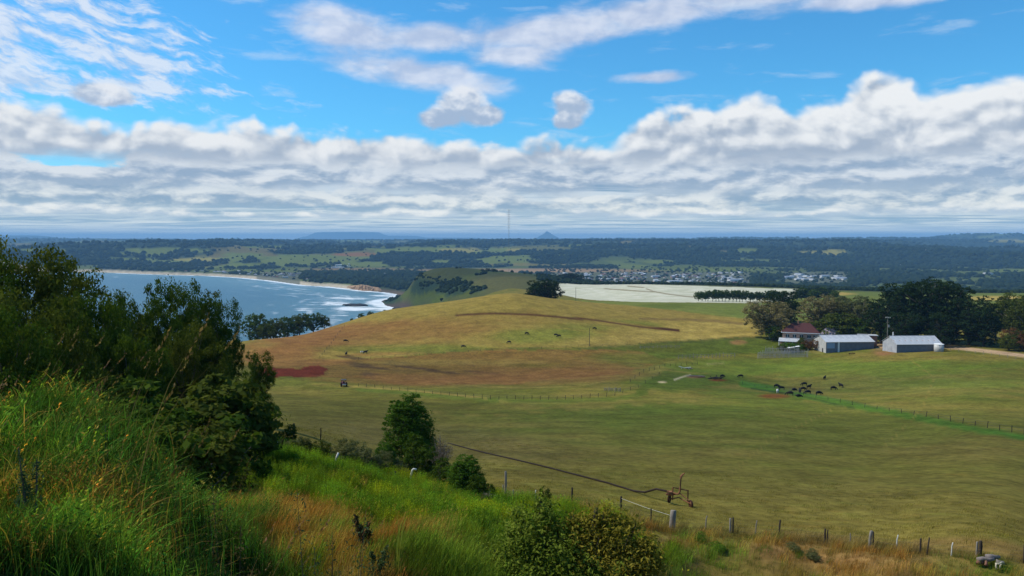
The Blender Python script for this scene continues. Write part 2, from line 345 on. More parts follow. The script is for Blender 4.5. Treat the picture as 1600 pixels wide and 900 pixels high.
#@@TERRAIN_END
# ------------------------------------------------------------------ object helpers
def new_mesh(name, verts, faces, mats=(), smooth=False, attrs=None, midx=None):
    me = bpy.data.meshes.new(name); verts = np.asarray(verts, np.float32).reshape(-1, 3); me.vertices.add(len(verts)); me.vertices.foreach_set('co', verts.ravel())
    if isinstance(faces, np.ndarray):
        k = faces.shape[1]; n = len(faces); me.loops.add(n * k); me.polygons.add(n)
        me.loops.foreach_set('vertex_index', faces.astype(np.int32).ravel())
        me.polygons.foreach_set('loop_start', np.arange(0, n * k, k, dtype=np.int32))
    elif len(faces):
        fl = [i for f in faces for i in f]; st = np.cumsum([0] + [len(f) for f in faces[:-1]]).astype(np.int32)
        me.loops.add(len(fl)); me.polygons.add(len(faces)); me.loops.foreach_set('vertex_index', np.array(fl, np.int32)); me.polygons.foreach_set('loop_start', st)
    if midx is not None: me.polygons.foreach_set('material_index', np.asarray(midx, np.int32))
    if len(faces): me.polygons.foreach_set('use_smooth', np.full(len(me.polygons), smooth))
    for m in mats: me.materials.append(m)
    for k, v in (attrs or {}).items():
        v = np.asarray(v, np.float32)
        if v.ndim == 2:
            a = me.attributes.new(k, 'FLOAT_COLOR', 'POINT'); a.data.foreach_set('color', np.hstack([v, np.ones((len(v), 1), np.float32)]).ravel())
        else: a = me.attributes.new(k, 'FLOAT', 'POINT'); a.data.foreach_set('value', v)
    me.update(calc_edges=True); return me
def link(name, data, parent=None, loc=None, rot=None, scale=None):
    o = bpy.data.objects.new(name, data); COL.objects.link(o)
    if parent: o.parent = parent
    if loc is not None: o.location = loc
    if rot is not None: o.rotation_euler = rot
    if scale is not None: o.scale = (scale,) * 3 if isinstance(scale, (int, float)) else scale
    return o
def tag(o, label=None, cat=None, group=None, kind=None):
    if label: o['label'] = label
    if cat: o['category'] = cat
    if group: o['group'] = group
    if kind: o['kind'] = kind
    return o
def thing(name, label, cat, loc=(0, 0, 0), rz=0.0, group=None, scale=None):
    return tag(link(name, None, None, loc, (0, 0, rz), scale), label, cat, group)
def copy_tree(o, parent=None):
    c = o.copy(); COL.objects.link(c)
    if parent: c.parent = parent
    for ch in list(o.children): copy_tree(ch, c)
    return c
MATS = {}
def mat(name, fn):
    if name in MATS: return MATS[name]
    m = bpy.data.materials.new(name); m.use_nodes = True; g = G(m.node_tree); g.n.clear()
    o = g.new('ShaderNodeOutputMaterial'); b = g.new('ShaderNodeBsdfPrincipled'); g.l.new(b.outputs[0], o.inputs[0])
    b.inputs['Roughness'].default_value = 0.9; b.inputs['Specular IOR Level'].default_value = 0.15
    fn(g, b, o); MATS[name] = m; return m
def bs(g, b, **kw):
    for k, v in kw.items(): g.put(b.inputs[{'col': 'Base Color', 'rough': 'Roughness', 'metal': 'Metallic', 'normal': 'Normal', 'spec': 'Specular IOR Level'}[k]], v)

# ------------------------------------------------------------------ the land sheet
def polar_grid(azs, ds):
    A, D = np.meshgrid(azs, ds); return (np.sin(A) * D), (np.cos(A) * D)
azs = np.concatenate([np.linspace(-math.pi, -0.66, 34, endpoint=False), np.linspace(-0.66, 0.66, 640), np.linspace(0.66, math.pi, 35)[1:]])
ds = np.concatenate([np.exp(np.linspace(math.log(0.8), math.log(250), 150, endpoint=False)), np.exp(np.linspace(math.log(250), math.log(1000), 130, endpoint=False)),
                     np.exp(np.linspace(math.log(1000), math.log(12000), 200, endpoint=False)), np.exp(np.linspace(math.log(12000), math.log(52000), 80))])
GX, GY = polar_grid(azs, ds); GZ = height(GX, GY); GD = np.hypot(GX, GY); PX, PY = project(GX, GY, GZ)
INV = (np.abs(np.arctan2(GX, GY)) < 1.2)
SD = coast_sd(GX, GY)
def lin(r, g, b):
    return np.array([((c / 255 + 0.055) / 1.055) ** 2.4 if c > 10 else c / 255 / 12.92 for c in (r, g, b)])
C_OL, C_GR, C_TAN, C_RED, C_SOIL = np.array((.132, .116, .020)), np.array((.075, .100, .013)), np.array((.230, .165, .040)), np.array((.200, .092, .028)), np.array((.105, .021, .009))
C_HILL = np.array((.255, .180, .040)); C_POP = np.array((.74, .72, .55)); C_FOR = np.array((.014, .024, .012)); C_PAD = np.array((.115, .140, .026)); C_SAND = np.array((.55, .46, .33)); C_RUN = np.array((.23, .145, .075))  # C_FOR: forest darkened in colour, in place of cloud shade on far hills
n1 = fbm(GX / 38, GY / 38, 4, 41); n2 = fbm(GX / 11, GY / 11, 4, 42); n3 = fbm(GX / 150, GY / 150, 4, 43); n4 = fbm(GX / 900, GY / 900, 4, 44)
GC = np.empty(GX.shape + (3,)); GC[:] = C_OL
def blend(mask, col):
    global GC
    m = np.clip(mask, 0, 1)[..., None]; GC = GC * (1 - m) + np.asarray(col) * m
def pat(px, py, rx, ry, col, w=1.0, dmin=0, dmax=1e9, ang=0.0, soft=0.5, nz=0.5):
    ca, sa = math.cos(R(ang)), math.sin(R(ang)); a = PX - px; b = PY - py
    r = np.sqrt(((a * ca + b * sa) / rx) ** 2 + ((b * ca - a * sa) / ry) ** 2) + (n2 - 0.5) * nz * 1.6
    m = (1 - sstep(r, 1 - soft, 1 + soft * 0.6)) * w; m[(GD < dmin) | (GD > dmax) | ~INV] = 0; blend(m, col)
def line(pts, wpx, col, w=1.0, dmin=0, dmax=1e9, nz=0.4):
    best = np.full(PX.shape, 1e9)
    for (ax, ay), (bx, by) in zip(pts[:-1], pts[1:]):
        dx, dy = bx - ax, by - ay; t = np.clip(((PX - ax) * dx + (PY - ay) * dy) / (dx * dx + dy * dy), 0, 1)
        best = np.minimum(best, np.hypot(PX - ax - t * dx, PY - ay - t * dy))
    m = (1 - sstep(best / wpx + (n2 - 0.5) * nz, 0.55, 1.15)) * w; m[(GD < dmin) | (GD > dmax) | ~INV] = 0; blend(m, col)
def inpoly(pts, x, y):
    ins = np.zeros(x.shape, bool); n = len(pts)
    for i in range(n):
        ax, ay = pts[i]; bx, by = pts[(i + 1) % n]
        if ay == by: continue
        ins ^= ((ay > y) != (by > y)) & (x < (bx - ax) * (y - ay) / (by - ay) + ax)
    return ins
def poly(pts, col, w=1.0, dmin=0, dmax=1e9):
    m = inpoly(pts, PX + (n1 - 0.5) * 8 + (n2 - .5) * 14, PY + (n1 - 0.5) * 2 + (n2 - .5) * 5) * w; m[(GD < dmin) | (GD > dmax) | ~INV] = 0; blend(m, col)
blend(sstep(n1, 0.42, 0.66) * 0.40, C_GR); blend(sstep(n2 * 0.4 + n3 * 0.6, 0.45, 0.62) * 0.45, C_TAN)
# the hill
poly([(380, 545), (430, 515), (520, 495), (600, 470), (700, 452), (1000, 462), (1180, 500), (1190, 526), (1080, 530), (950, 541), (700, 548), (560, 562), (420, 575)], C_HILL, 0.8, 330, 760)
pat(620, 520, 210, 22, C_RED, 0.6, 330, 700, -6); pat(470, 535, 90, 22, C_RED, 0.75, 300, 620, -10); pat(830, 500, 160, 14, C_HILL * 0.85, 0.5, 330, 700)
pat(640, 545, 150, 7, C_GR * 1.3, 0.6, 300, 520, 0); pat(860, 525, 90, 14, C_GR * 1.6, 0.55, 300, 520); pat(900, 512, 60, 8, C_GR * 1.5, 0.4, 300, 560)
pat(1090, 512, 100, 9, C_TAN * 1.35, 0.8, 400, 640, -3); pat(960, 530, 110, 8, C_TAN * 1.25, 0.7, 380, 600, -3)
poly([(870, 467), (930, 470), (1100, 474), (1290, 476), (1290, 500), (1190, 500), (1120, 494), (1010, 480)], C_PAD * 1.1, 0.85, 560, 1100)
pat(1060, 492, 120, 6, C_HILL * 0.9, 0.7, 520, 900, 6); pat(985, 505, 60, 5, C_GR * 1.5, 0.5, 500, 640, 4); pat(1040, 478, 40, 4, C_GR, .6, 560, 900)
line([(712, 492), (760, 490), (830, 491), (880, 496), (930, 500), (1000, 511), (1060, 516)], 2.0, (.075, .030, .014), 1.0, 380, 620); line([(1000, 498), (1100, 500), (1160, 506)], 2, (.12, .07, .03), 0.6, 480, 700)
# reddish bank and dark slope below the crest pasture
poly([(380, 560), (560, 562), (700, 550), (900, 546), (1060, 536), (1075, 560), (960, 585), (800, 600), (640, 604), (560, 590), (400, 588)], C_RED * 0.92, 0.62, 270, 470)
poly([(905, 545), (1060, 534), (1190, 529), (1270, 545), (1180, 552), (1030, 560), (1000, 548)], C_GR * 0.95, 0.8, 330, 560)
poly([(405, 574), (470, 576), (500, 571), (516, 578), (500, 588), (430, 590), (400, 589)], C_SOIL * 1.15, 1.0, 280, 470); pat(440, 569, 70, 5, C_RED * 1.2, 0.5, 280, 470)
for a, b, rx, ry in ((556, 568, 30, 2.2), (590, 575, 34, 2.2), (640, 574, 40, 1.8), (700, 582, 36, 1.6), (560, 560, 40, 2), (628, 567, 24, 1.5), (575, 585, 14, 3), (760, 583, 40, 1.6)):
    pat(a, b, rx, ry, (.070, .040, .020), 0.85, 270, 470, 6, nz=1.0)
for a, b, rx, ry in ((597, 553, 60, 2.5), (770, 548, 50, 2), (730, 596, 120, 8), (880, 590, 120, 12), (520, 566, 36, 5)): pat(a, b, rx, ry, C_RED * 1.25, 0.5, 270, 470, -2)
pat(700, 566, 150, 5, C_TAN * 0.9, 0.5, 280, 450); pat(840, 572, 60, 4, C_GR, 0.4, 280, 450)
# the big paddock
pat(560, 640, 260, 34, C_OL * 0.80, 0.6, 90, 300); pat(700, 690, 240, 26, (.155, .110, .035), 0.6, 60, 200, 6); pat(1000, 650, 200, 14, C_GR, 0.35, 60, 300); pat(1180, 700, 300, 20, C_TAN * .8, 0.35, 50, 240)  # dark olive on the left carries part of the cloud shade as colour
pat(1420, 600, 240, 20, C_PAD, 0.4, 100, 420); pat(1450, 640, 240, 14, C_TAN * .9, 0.5, 100, 420, 3); pat(1480, 570, 220, 9, C_GR * 1.3, .6, 200, 480); pat(1500, 560, 150, 5, C_TAN * .8, 0.4, 300, 520)
pat(1330, 730, 330, 30, C_OL * 1.25, 0.5, 50, 200); pat(1500, 700, 160, 24, C_TAN * .8, .4, 60, 240)
line([(560, 608), (620, 612), (720, 622), (820, 628), (960, 624), (1010, 614)], 4, C_GR * 1.2, 0.7, 200, 380); line([(545, 604), (640, 610), (760, 622)], 1.6, C_TAN * 1.2, 0.6, 200, 360)
line([(780, 628), (900, 632), (990, 626)], 2, C_TAN * 1.1, 0.5, 180, 330)
pat(1070, 597, 95, 14, C_GR * 1.15, 0.95, 230, 400, -4); line([(1000, 612), (1040, 585), (1110, 582), (1180, 600), (1250, 622)], 7, C_GR, 0.8, 200, 400)
line([(1160, 600), (1230, 612), (1290, 625), (1370, 640), (1450, 656), (1530, 672), (1620, 686)], 6, np.array((.060, .135, .016)), 1.0, 110, 400); pat(1190, 622, 110, 11, C_GR * 1.1, 0.6, 200, 340, 10)
line([(1175, 607), (1250, 618), (1340, 640)], 1.6, (.035, .06, .018), 0.8, 150, 400)
pat(1210, 619, 26, 4.2, C_SOIL * 1.5, 1, 200, 360, nz=.2); pat(1122, 594, 14, 1.8, C_SOIL * 1.4, 0.9, 220, 400, nz=.2); pat(1086, 589, 14, 2.2, (.20, .09, .045), 0.9, 220, 420, nz=.2)
pat(1250, 609, 40, 5, (.12, .07, .03), 0.5, 200, 400); pat(1035, 597, 7, 1.6, (.5, .38, .2), 1, 220, 400, nz=.2); line([(1053, 594), (1066, 589), (1078, 586)], 1.4, (.5, .4, .24), .9, 220, 400, .1)
line([(1015, 581), (1035, 578), (1080, 583), (1110, 583)], 1.4, C_TAN * 1.4, .6, 220, 420); line([(1105, 569), (1130, 567)], 1.6, (.42, .3, .16), .8, 240, 480, .1)
pat(1153, 535, 12, 3, (.26, .13, .05), .8, 380, 560); line([(905, 545), (960, 541), (1080, 534), (1190, 527)], 2.0, (.06, .07, .02), .5, 350, 560)
pat(430, 555, 80, 14, C_RED * 1.1, .7, 280, 620); pat(540, 520, 110, 12, C_RED * 1.05, .5, 330, 620, -8); pat(660, 592, 160, 8, C_RED * 1.1, .6, 270, 420); pat(860, 582, 130, 12, C_RED, .45, 270, 440)
pat(1200, 660, 460, 50, C_GR * 1.25, .4, 70, 330); pat(1330, 575, 220, 14, C_GR * 1.6, .7, 200, 500); pat(1010, 560, 90, 12, C_GR * 1.1, .6, 300, 460); pat(1130, 575, 120, 14, C_GR * 1.35, .7, 250, 460); pat(1500, 600, 160, 8, C_GR * 1.5, .5, 200, 420); pat(1080, 640, 160, 10, C_GR * 1.3, .5, 150, 300)
for pts_ in ([(700, 600), (800, 606), (900, 604), (980, 590)], [(560, 545), (640, 540), (760, 530)], [(1420, 560), (1460, 590), (1440, 640), (1380, 700)], [(620, 640), (760, 650), (900, 640), (1100, 625)], [(1300, 640), (1200, 690), (1120, 760)], [(760, 505), (860, 512), (960, 520)]): line(pts_, .9, C_TAN * 1.1, .45, 60, 620, .2)
# yard and drive by the sheds
line([(1470, 541), (1500, 544), (1545, 549), (1610, 557)], 3.2, (.42, .28, .16), 1.0, 330, 600, .1); pat(1380, 549, 22, 7, (.24, .11, .05), .9, 330, 600); pat(1275, 548, 14, 4, (.24, .12, .06), .6, 330, 600); pat(1377, 541, 10, 6, (.4, .26, .15), .8, 330, 600)
pat(1100, 525, 90, 3, C_TAN * 1.5, .7, 400, 620, -2); line([(1060, 531), (1120, 527), (1180, 521), (1230, 517)], 2.4, C_TAN * 1.5, .6, 400, 700)
pat(1290, 548, 120, 5, C_GR * 1.3, .5, 330, 520)
# the bank in front of the fence
bank = (GD < 75) & INV
m = sstep(n2 * .6 + n1 * .4, 0.40, 0.55) * (GD < 58); blend(m * 0.6, (.20, .115, .040))
pat(700, 770, 420, 40, C_GR * 1.2, 0.9, 20, 62, 12); pat(600, 830, 240, 40, (.22, .115, .045), 0.8, 8, 52, 10); pat(1250, 868, 260, 16, (.24, .13, .045), .8, 30, 60, 6); pat(1120, 850, 60, 20, C_GR, .7, 30, 60); pat(1560, 890, 120, 14, C_GR * 1.2, .8, 30, 60)
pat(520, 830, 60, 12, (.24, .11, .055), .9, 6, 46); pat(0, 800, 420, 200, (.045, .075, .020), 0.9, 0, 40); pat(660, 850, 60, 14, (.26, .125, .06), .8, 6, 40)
# cape ridge behind the hill, and the white flowering field
cape = (GD > 1150) & (GD < 2500) & INV
blend(cape * 0.95, np.array((.060, .066, .020))); blend(cape * sstep(n3, 0.42, 0.6) * 0.6, C_GR); pat(690, 455, 100, 16, C_GR * 0.9, 0.7, 1200, 2400, -8); pat(780, 442, 60, 16, (.085, .080, .026), 0.9, 1200, 2400)
blend(cape * sstep(fbm(GX / 60, GY / 60, 4, 61) * .5 + n3 * .2 + .3 * sstep(np.hypot((PX - 690) / 70, (PY - 448) / 16), 1.2, .3), 0.43, 0.54) * (PX < 800) * 1.0, C_FOR * 1.8); pat(608, 468, 20, 9, C_FOR * 1.8, 1, 1700, 2600)
right = INV & (GD > 620) & (GD < 1400) & (PX > 1180); blend(right * 0.8, C_PAD * (1.0)); pat(1560, 466, 60, 4, C_TAN * 1.5, 1, 800, 1500, nz=.2); pat(1290, 470, 50, 8, C_PAD * 1.1, .8, 700, 1500); pat(1310, 459, 30, 2.4, C_TAN * 1.4, 1, 900, 1500)
blend(INV * ((GD > 1500) & (GD < 3000) & (PX > 840)) * 0.95, C_FOR * 1.2)
POP = inpoly([(868, 443), (900, 442.5), (960, 443), (1080, 446), (1260, 452), (1262, 458), (1225, 470), (1180, 474), (1095, 473), (1000, 472), (930, 469.5), (900, 466), (866, 458)], PX, PY) & (GD > 600) & (GD < 1750) & INV
# coastal plain and town ground
pl = (GD > 2600) & INV
blend(pl * 0.95, C_FOR * 1.6); tg = (GD > 2600) & (GD < 5200) & INV
blend(tg * sstep(fbm(GX / 170, GY / 170, 3, 71), 0.45, 0.6) * 0.8, C_PAD * 0.8)
pat(830, 423, 215, 3.6, C_RUN * 1.2, 0.95, 3000, 7000, 0, nz=.15); pat(560, 421, 90, 2.6, C_RUN, 0.7, 3000, 7000); pat(1110, 421.5, 110, 2.4, C_PAD, 0.9, 3000, 7500); pat(905, 434, 60, 3, C_PAD, .6, 3000, 6000)
pat(380, 424, 90, 3.4, C_PAD, .8, 3500, 7000); pat(520, 445, 40, 1.8, C_PAD * 1.2, .9, 2600, 4500)
# paddocks among the far forests
ca, sa = math.cos(.35), math.sin(.35); U = (GX * ca + GY * sa) / 520 + (n4 - .5) * 1.6; V = (GY * ca - GX * sa) / 780 + (n4 - .5) * 1.2
cell = _hash(np.floor(U), np.floor(V), 5); cell2 = _hash(np.floor(U), np.floor(V), 15)
openness = fbm(GX / 2600, GY / 2600, 3, 91) - 0.11 * sstep(np.arctan2(GX, GY), -0.05, 0.25) + 0.04
far = (GD > 4700) & INV
fm = far * (cell < sstep(openness, 0.40, 0.66) * 0.66) * sstep(openness, .37, .43); pc = np.where(cell2[..., None] < .6, C_PAD, np.where(cell2[..., None] < .85, C_PAD * .6 + C_TAN * .5, C_TAN))
m = (fm * (1 - 0.55 * (cell2 > .45)))[..., None]; GC = GC * (1 - m) + pc * m
blend(far * sstep(fbm(GX / 300, GY / 520, 4, 95), .47, .52) * .95, C_FOR)
for a, b, rx, ry, c in ((255, 391, 66, 3.6, 'g'), (225, 396, 44, 3, 'g'), (310, 405.5, 44, 3, 'y'), (205, 405, 42, 2.6, 'g'), (255, 409, 44, 2.4, 'g'), (300, 392, 30, 3, 'g'), (380, 398, 36, 3, 'g'), (472, 408, 20, 8, 'g'), (490, 403, 40, 3, 'g'),
                        (718, 391, 34, 4, 'y'), (700, 385, 24, 2, 'g'), (778, 394, 30, 3, 'g'), (650, 388, 36, 2, 'g'), (690, 409, 20, 3, 'g'), (560, 398, 40, 3, 'r'), (1165, 392, 20, 4.2, 'g'), (1302, 395, 22, 5, 'y'), (1262, 395, 22, 2.4, 'y'), (1140, 404, 30, 1.6, 'g'),
                        (1585, 424, 52, 4, 'g'), (1580, 376.4, 40, 1.1, 'y'), (1490, 374.5, 26, 1, 'g'), (985, 416, 30, 3, 'g'), (905, 384, 24, 2, 'g'), (890, 399, 30, 1.2, 'g'), (1405, 424, 30, 3, 'd'), (1030, 409, 26, 3, 'g'), (1180, 408, 60, 2, 'g'), (805, 391, 14, 3, 'y'), (60, 392, 50, 3, 'g'), (420, 386, 40, 2, 'g')):
    pat(a, b, rx, ry, {'g': C_PAD * 0.95, 'y': C_PAD * .6 + C_TAN * .7, 'r': C_RED, 'd': C_FOR * 1.5}[c], 1.0, 4400, 30000, nz=.25, soft=.15)
blend((GD > 22000) * 1.0, C_FOR * 1.1)
blend(sstep(SD, 42, 14) * (SD > -20) * (GD > 2450) * (PX < 548) * 1.0, C_SAND * .8); blend(sstep(SD, 30, 10) * (SD > -20) * (GD > 2450) * (PX >= 548) * 1.0, (.10, .075, .05)); blend(sstep(SD, 14, 5) * (SD > -20) * (GD < 2450), (.07, .05, .04))
pat(568, 451, 20, 3.6, (.30, .18, .10), 1, 2500, 3400, nz=.1)
TOWN = (((PX > 862) & (PX < 1172)) | ((PX > 1222) & (PX < 1325)) | ((PX > 400) & (PX < 470))) & (PY > 425) & (PY < 447) & (GD > 2650) & (GD < 4600)
blend(TOWN * INV * 0.8, (.10, .105, .07))
WOOD = (GC.sum(-1) < C_FOR.sum() * 2.8) & INV & ~TOWN

def m_ground(g, b, o):
    c = g.attr('col'); p = g.objpos(); d = g.vm('LENGTH', p)
    nz = g.noise(g.vm('MULTIPLY', p, (1, 1, 0.3)), 0.9, 5, 0.65); n2_ = g.noise(p, 0.13, 8, 0.68); n3_ = g.noise(g.vm('MULTIPLY', p, (0.8, 1.0, .4)), 0.35, 4, 0.65)
    v = g.ss(nz, 0.3, 0.72, 0.72, 1.26) * g.ss(n2_, 0.32, 0.68, 0.76, 1.22) * g.ss(n3_, 0.3, 0.72, 0.94, 1.06)
    cc = g.vm('MULTIPLY', c, g.xyz(v, v, v))
    cc = g.mix(g.ss(n3_, 0.52, 0.72) * 0.35, cc, g.vm('MULTIPLY', cc, (0.72, 1.02, 0.75)))
    sp = g.voro(p, 0.16, 1, out='Distance'); cc = g.mix(g.ss(sp + (nz - .5) * .3, 0.17, 0.06) * .55, cc, g.vm('MULTIPLY', cc, (.42, .62, .5))); sp2 = g.voro(g.vm('ADD', p, (31, 17, 0)), 0.45, 1); cc = g.mix(g.ss(sp2 + (nz - .5) * .3, 0.20, 0.08) * .5, cc, g.vm('MULTIPLY', cc, (1.5, 1.35, 1.3)))
    cc = g.mix(g.ss(g.noise(p, 0.33, 5, .6), 0.56, 0.72) * 0.30, cc, g.vm('MULTIPLY', cc, (1.35, 0.98, 0.95)))
    bs(g, b, col=cc, rough=1.0, spec=0.03, normal=g.bump(nz, 0.3, 0.08))
def m_poppy(g, b, o):
    p = g.objpos(); n_ = g.noise(p, 0.05, 5, .6); s_ = g.noise(g.vm('MULTIPLY', p, (.05, .6, 1)), 1.0, 4, .6); lane = g.attr('lane', 'Fac')
    c = g.mix(g.ss(n_, .35, .65) * .8, (.58, .55, .44), (.38, .37, .25)); rw = g.m('SINE', g.sep(g.vm('MULTIPLY', p, (.10, .34, 1)))[0] * 1.0 + g.sep(p)[1] * .30); c = g.mix(g.ss(rw, .3, 1) * .25, c, (.36, .37, .22)); c = g.mix(g.ss(s_, .45, .7) * .5, c, (.27, .29, .13)); c = g.mix(lane, c, (.16, .12, .05))
    bs(g, b, col=c, rough=1.0, spec=.05)
def sub_sheet(name, fmask, m, lift=0.0, extra=None):
    """the faces of the land grid under fmask as a sheet of its own"""
    ny, nx = GX.shape; idx = np.arange(ny * nx).reshape(ny, nx)
    q = np.stack([idx[:-1, :-1], idx[:-1, 1:], idx[1:, 1:], idx[1:, :-1]], -1)[fmask]
    u, inv = np.unique(q.ravel(), return_inverse=True); V3 = np.stack([GX, GY, GZ + lift], -1).reshape(-1, 3)[u]
    at = {'col': GC.reshape(-1, 3)[u]}
    if extra: at.update({k: v.reshape(-1)[u] for k, v in extra.items()})
    return link(name, new_mesh(name, V3, inv.reshape(-1, 4)[:, ::-1], (m,), True, at))
def fcell(a): return a[:-1, :-1] & a[1:, 1:] & a[:-1, 1:] & a[1:, :-1]
fpop = fcell(POP); nearf = (ds[:-1] < 2600)[:, None] & np.ones((1, len(azs) - 1), bool)
midf = ((ds[:-1] >= 2600) & (ds[:-1] < 12000))[:, None] & np.ones((1, len(azs) - 1), bool); farf = (ds[:-1] >= 12000)[:, None] & np.ones((1, len(azs) - 1), bool)
MG = mat('pasture', m_ground)
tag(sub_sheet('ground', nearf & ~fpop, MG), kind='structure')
def lane_attr():
    best = np.full(PX.shape, 1e9)
    for pts in ([(1010, 451), (1020, 455), (1040, 459), (1070, 463), (1095, 465)], [(945, 451), (1000, 455), (1025, 456)], [(980, 447), (1005, 449)]):
        for (ax, ay), (bx, by) in zip(pts[:-1], pts[1:]):
            dx, dy = bx - ax, by - ay; t = np.clip(((PX - ax) * dx + (PY - ay) * dy) / (dx * dx + dy * dy), 0, 1); best = np.minimum(best, np.hypot(PX - ax - t * dx, PY - ay - t * dy))
    return (1 - sstep(best, .3, 1.3)) * .8
tag(sub_sheet('flowering_field', fpop, mat('white_flowers', m_poppy), 0.0, {'lane': lane_attr()}), kind='structure')
for px, py, dd, wx, pw in [q for q in MOUNTS if q[2] >= 26000]:      # blue mountains on the skyline
    tx, ty, tt = ray(px, py); topz = CZ + tt * dd; u, v = np.meshgrid(np.linspace(-1, 1, 61), np.linspace(-1, 1, 31)); r_m = np.clip(np.sqrt(u * u + v * v) + (fbm(u * 3 + px, v * 3 + 5, 4, 5) - .5) * (.10 if pw == 1 else .35), 0, 1.2)
    shp = np.clip(1 - r_m ** (.85 if pw == 1 else 1), 0, 1) if pw == 1 else np.clip(1.25 * (1 - r_m ** pw), 0, 1); X_ = tx * dd + ty * u * wx + tx * v * wx; Y_ = ty * dd - tx * u * wx + ty * v * wx; idx = np.arange(u.size).reshape(u.shape)
    f_ = np.stack([idx[:-1, :-1], idx[1:, :-1], idx[1:, 1:], idx[:-1, 1:]], -1).reshape(-1, 4); tag(link('mountain', new_mesh('mountain', np.stack([X_, Y_, -15 + (topz + 15) * shp], -1), f_, (MG,), True, {'col': np.tile(C_FOR * 1.4, (u.size, 1))})), kind='structure')
tag(sub_sheet('coastal_plain', midf, MG), kind='structure'); tag(sub_sheet('distant_hills', farf, MG), kind='structure')

# ------------------------------------------------------------------ the bay
def m_water(g, b, o):
    p = g.objpos(); foam = g.attr('foam', 'Fac'); sh = g.attr('shallow', 'Fac')
    st = g.noise(g.vm('MULTIPLY', p, (1.0, 2.2, 1)), 0.011, 7, 0.68); s2 = g.noise(g.vm('MULTIPLY', p, (1.0, 2.8, 1)), 0.035, 5, .65)
    off = g.attr('off', 'Fac'); lw = g.noise(g.vm('MULTIPLY', p, (1, 1, 1)), 0.004, 4, .6); crest = g.m('SINE', off * 0.085 + lw * 14.0); brk = g.ss(crest, .72, .98) * g.ss(off, 620, 60) * g.ss(g.noise(p, 0.0045, 5, .65), .47, .62) * g.attr('surf', 'Fac'); f = g.ss(foam * 1.05 + (st - 0.5) * 2.1 + (s2 - .5) * 1.5, 0.45, 1.05); f = g.m('MAXIMUM', f, brk * g.ss(s2, .35, .6) * .85)
    c = g.mix(g.ss(g.noise(p, 0.002, 4), .4, .62), (.022, .088, .112), (.034, .105, .122)); c = g.mix(sh * .7, c, (.09, .19, .20)); c = g.mix(f, c, (.72, .76, .78))
    w = g.noise(g.vm('MULTIPLY', p, (1, 2.0, 1)), 0.12, 6, .7)
    bs(g, b, col=c, rough=g.ss(f, 0, 1, 0.28, 0.9), spec=.5, normal=g.bump(w, 0.8, 2.6))
wa = np.concatenate([np.linspace(-2.4, -0.62, 30, endpoint=False), np.linspace(-0.62, 0.02, 420)]); wd = np.concatenate([np.exp(np.linspace(math.log(850), math.log(4700), 330, endpoint=False)), np.exp(np.linspace(math.log(4700), math.log(45000), 24))])
WX, WY = polar_grid(wa, wd); wpx, wpy = project(WX, WY, np.zeros_like(WX)); wsd = -coast_sd(WX, WY)
foam = 0.95 * (1 - sstep(wsd, 10, 70)) * (wpx > 180) + 0.5 * (1 - sstep(np.abs(wsd - 150 - 60 * fbm(WX / 300, WY / 300, 3, 4)), 6, 40)) * sstep(wpx, 250, 420)
for a, b, rx, ry, w in ((540, 466, 70, 4, .75), (600, 462, 40, 3, .7), (525, 474, 36, 7, .85), (560, 482, 60, 6, .95), (605, 484, 40, 5, .9), (480, 484, 34, 5, .6), (430, 450, 40, 4, .5), (380, 441, 50, 3, .45), (460, 459, 20, 2.4, .6), (495, 460, 26, 2, .6), (475, 482, 30, 1.4, .7), (430, 443, 30, 2.4, .6), (300, 437, 60, 2, .35), (580, 492, 50, 3, .5), (184, 433, 20, 1, .6), (640, 487, 18, 2, .9)):
    foam = np.maximum(foam, w * (1 - sstep(np.hypot((wpx - a) / rx, (wpy - b) / ry), .2, 1.25)))
shal = 1 - sstep(wsd, 0, 420)
q = np.arange(WX.size).reshape(WX.shape); q = np.stack([q[:-1, :-1], q[1:, :-1], q[1:, 1:], q[:-1, 1:]], -1).reshape(-1, 4)
tag(link('sea_water', new_mesh('sea_water', np.stack([WX, WY, WX * 0], -1), q[:, ::-1].copy()[:, [0, 1, 2, 3]], (mat('sea', m_water),), True, {'foam': foam.ravel(), 'shallow': shal.ravel(), 'off': wsd.ravel(), 'surf': sstep(wpx, 250, 470).ravel()})), kind='structure')

M_CLIFF = mat('ochre_cliff', lambda g, b, o: bs(g, b, col=g.mix(g.ss(g.noise(g.vm('MULTIPLY', g.objpos(), (1, 1, .4)), .12, 6, .7), .35, .65), (.16, .085, .045), (.42, .27, .15)), rough=1))
cpts = [sea_pt(px, py) for px, py in ((541, 450.2), (552, 452.0), (563, 453.6), (574, 454.6), (586, 455.2), (596, 456.2))]; V_ = []; F_ = []; nn_ = 90
for i in range(nn_):
    u = i / (nn_ - 1) * (len(cpts) - 1); k = min(int(u), len(cpts) - 2); x_ = cpts[k][0] + (cpts[k + 1][0] - cpts[k][0]) * (u - k); y_ = cpts[k][1] + (cpts[k + 1][1] - cpts[k][1]) * (u - k); e_ = math.sin(math.pi * i / (nn_ - 1)) ** .4; hgt = (13 + 6 * float(vnoise(np.array([i * .21]), np.array([3.3]), 3)[0])) * e_
    for j, (oy, hz_) in enumerate(((0, -1), (3, .25), (4, .6), (9, .97), (34, 1.0), (60, .2))): jt = float(vnoise(np.array([i * .55]), np.array([j * 2.1]), 9)[0]) * 9; V_.append((x_, y_ + oy + jt - 6, max(-1, hz_ * hgt)))
    if i: F_ += [((i - 1) * 6 + j, i * 6 + j, i * 6 + j + 1, (i - 1) * 6 + j + 1) for j in range(5)]
tag(link('sea_cliff', new_mesh('sea_cliff', V_, F_, (M_CLIFF,), False)), kind='structure')
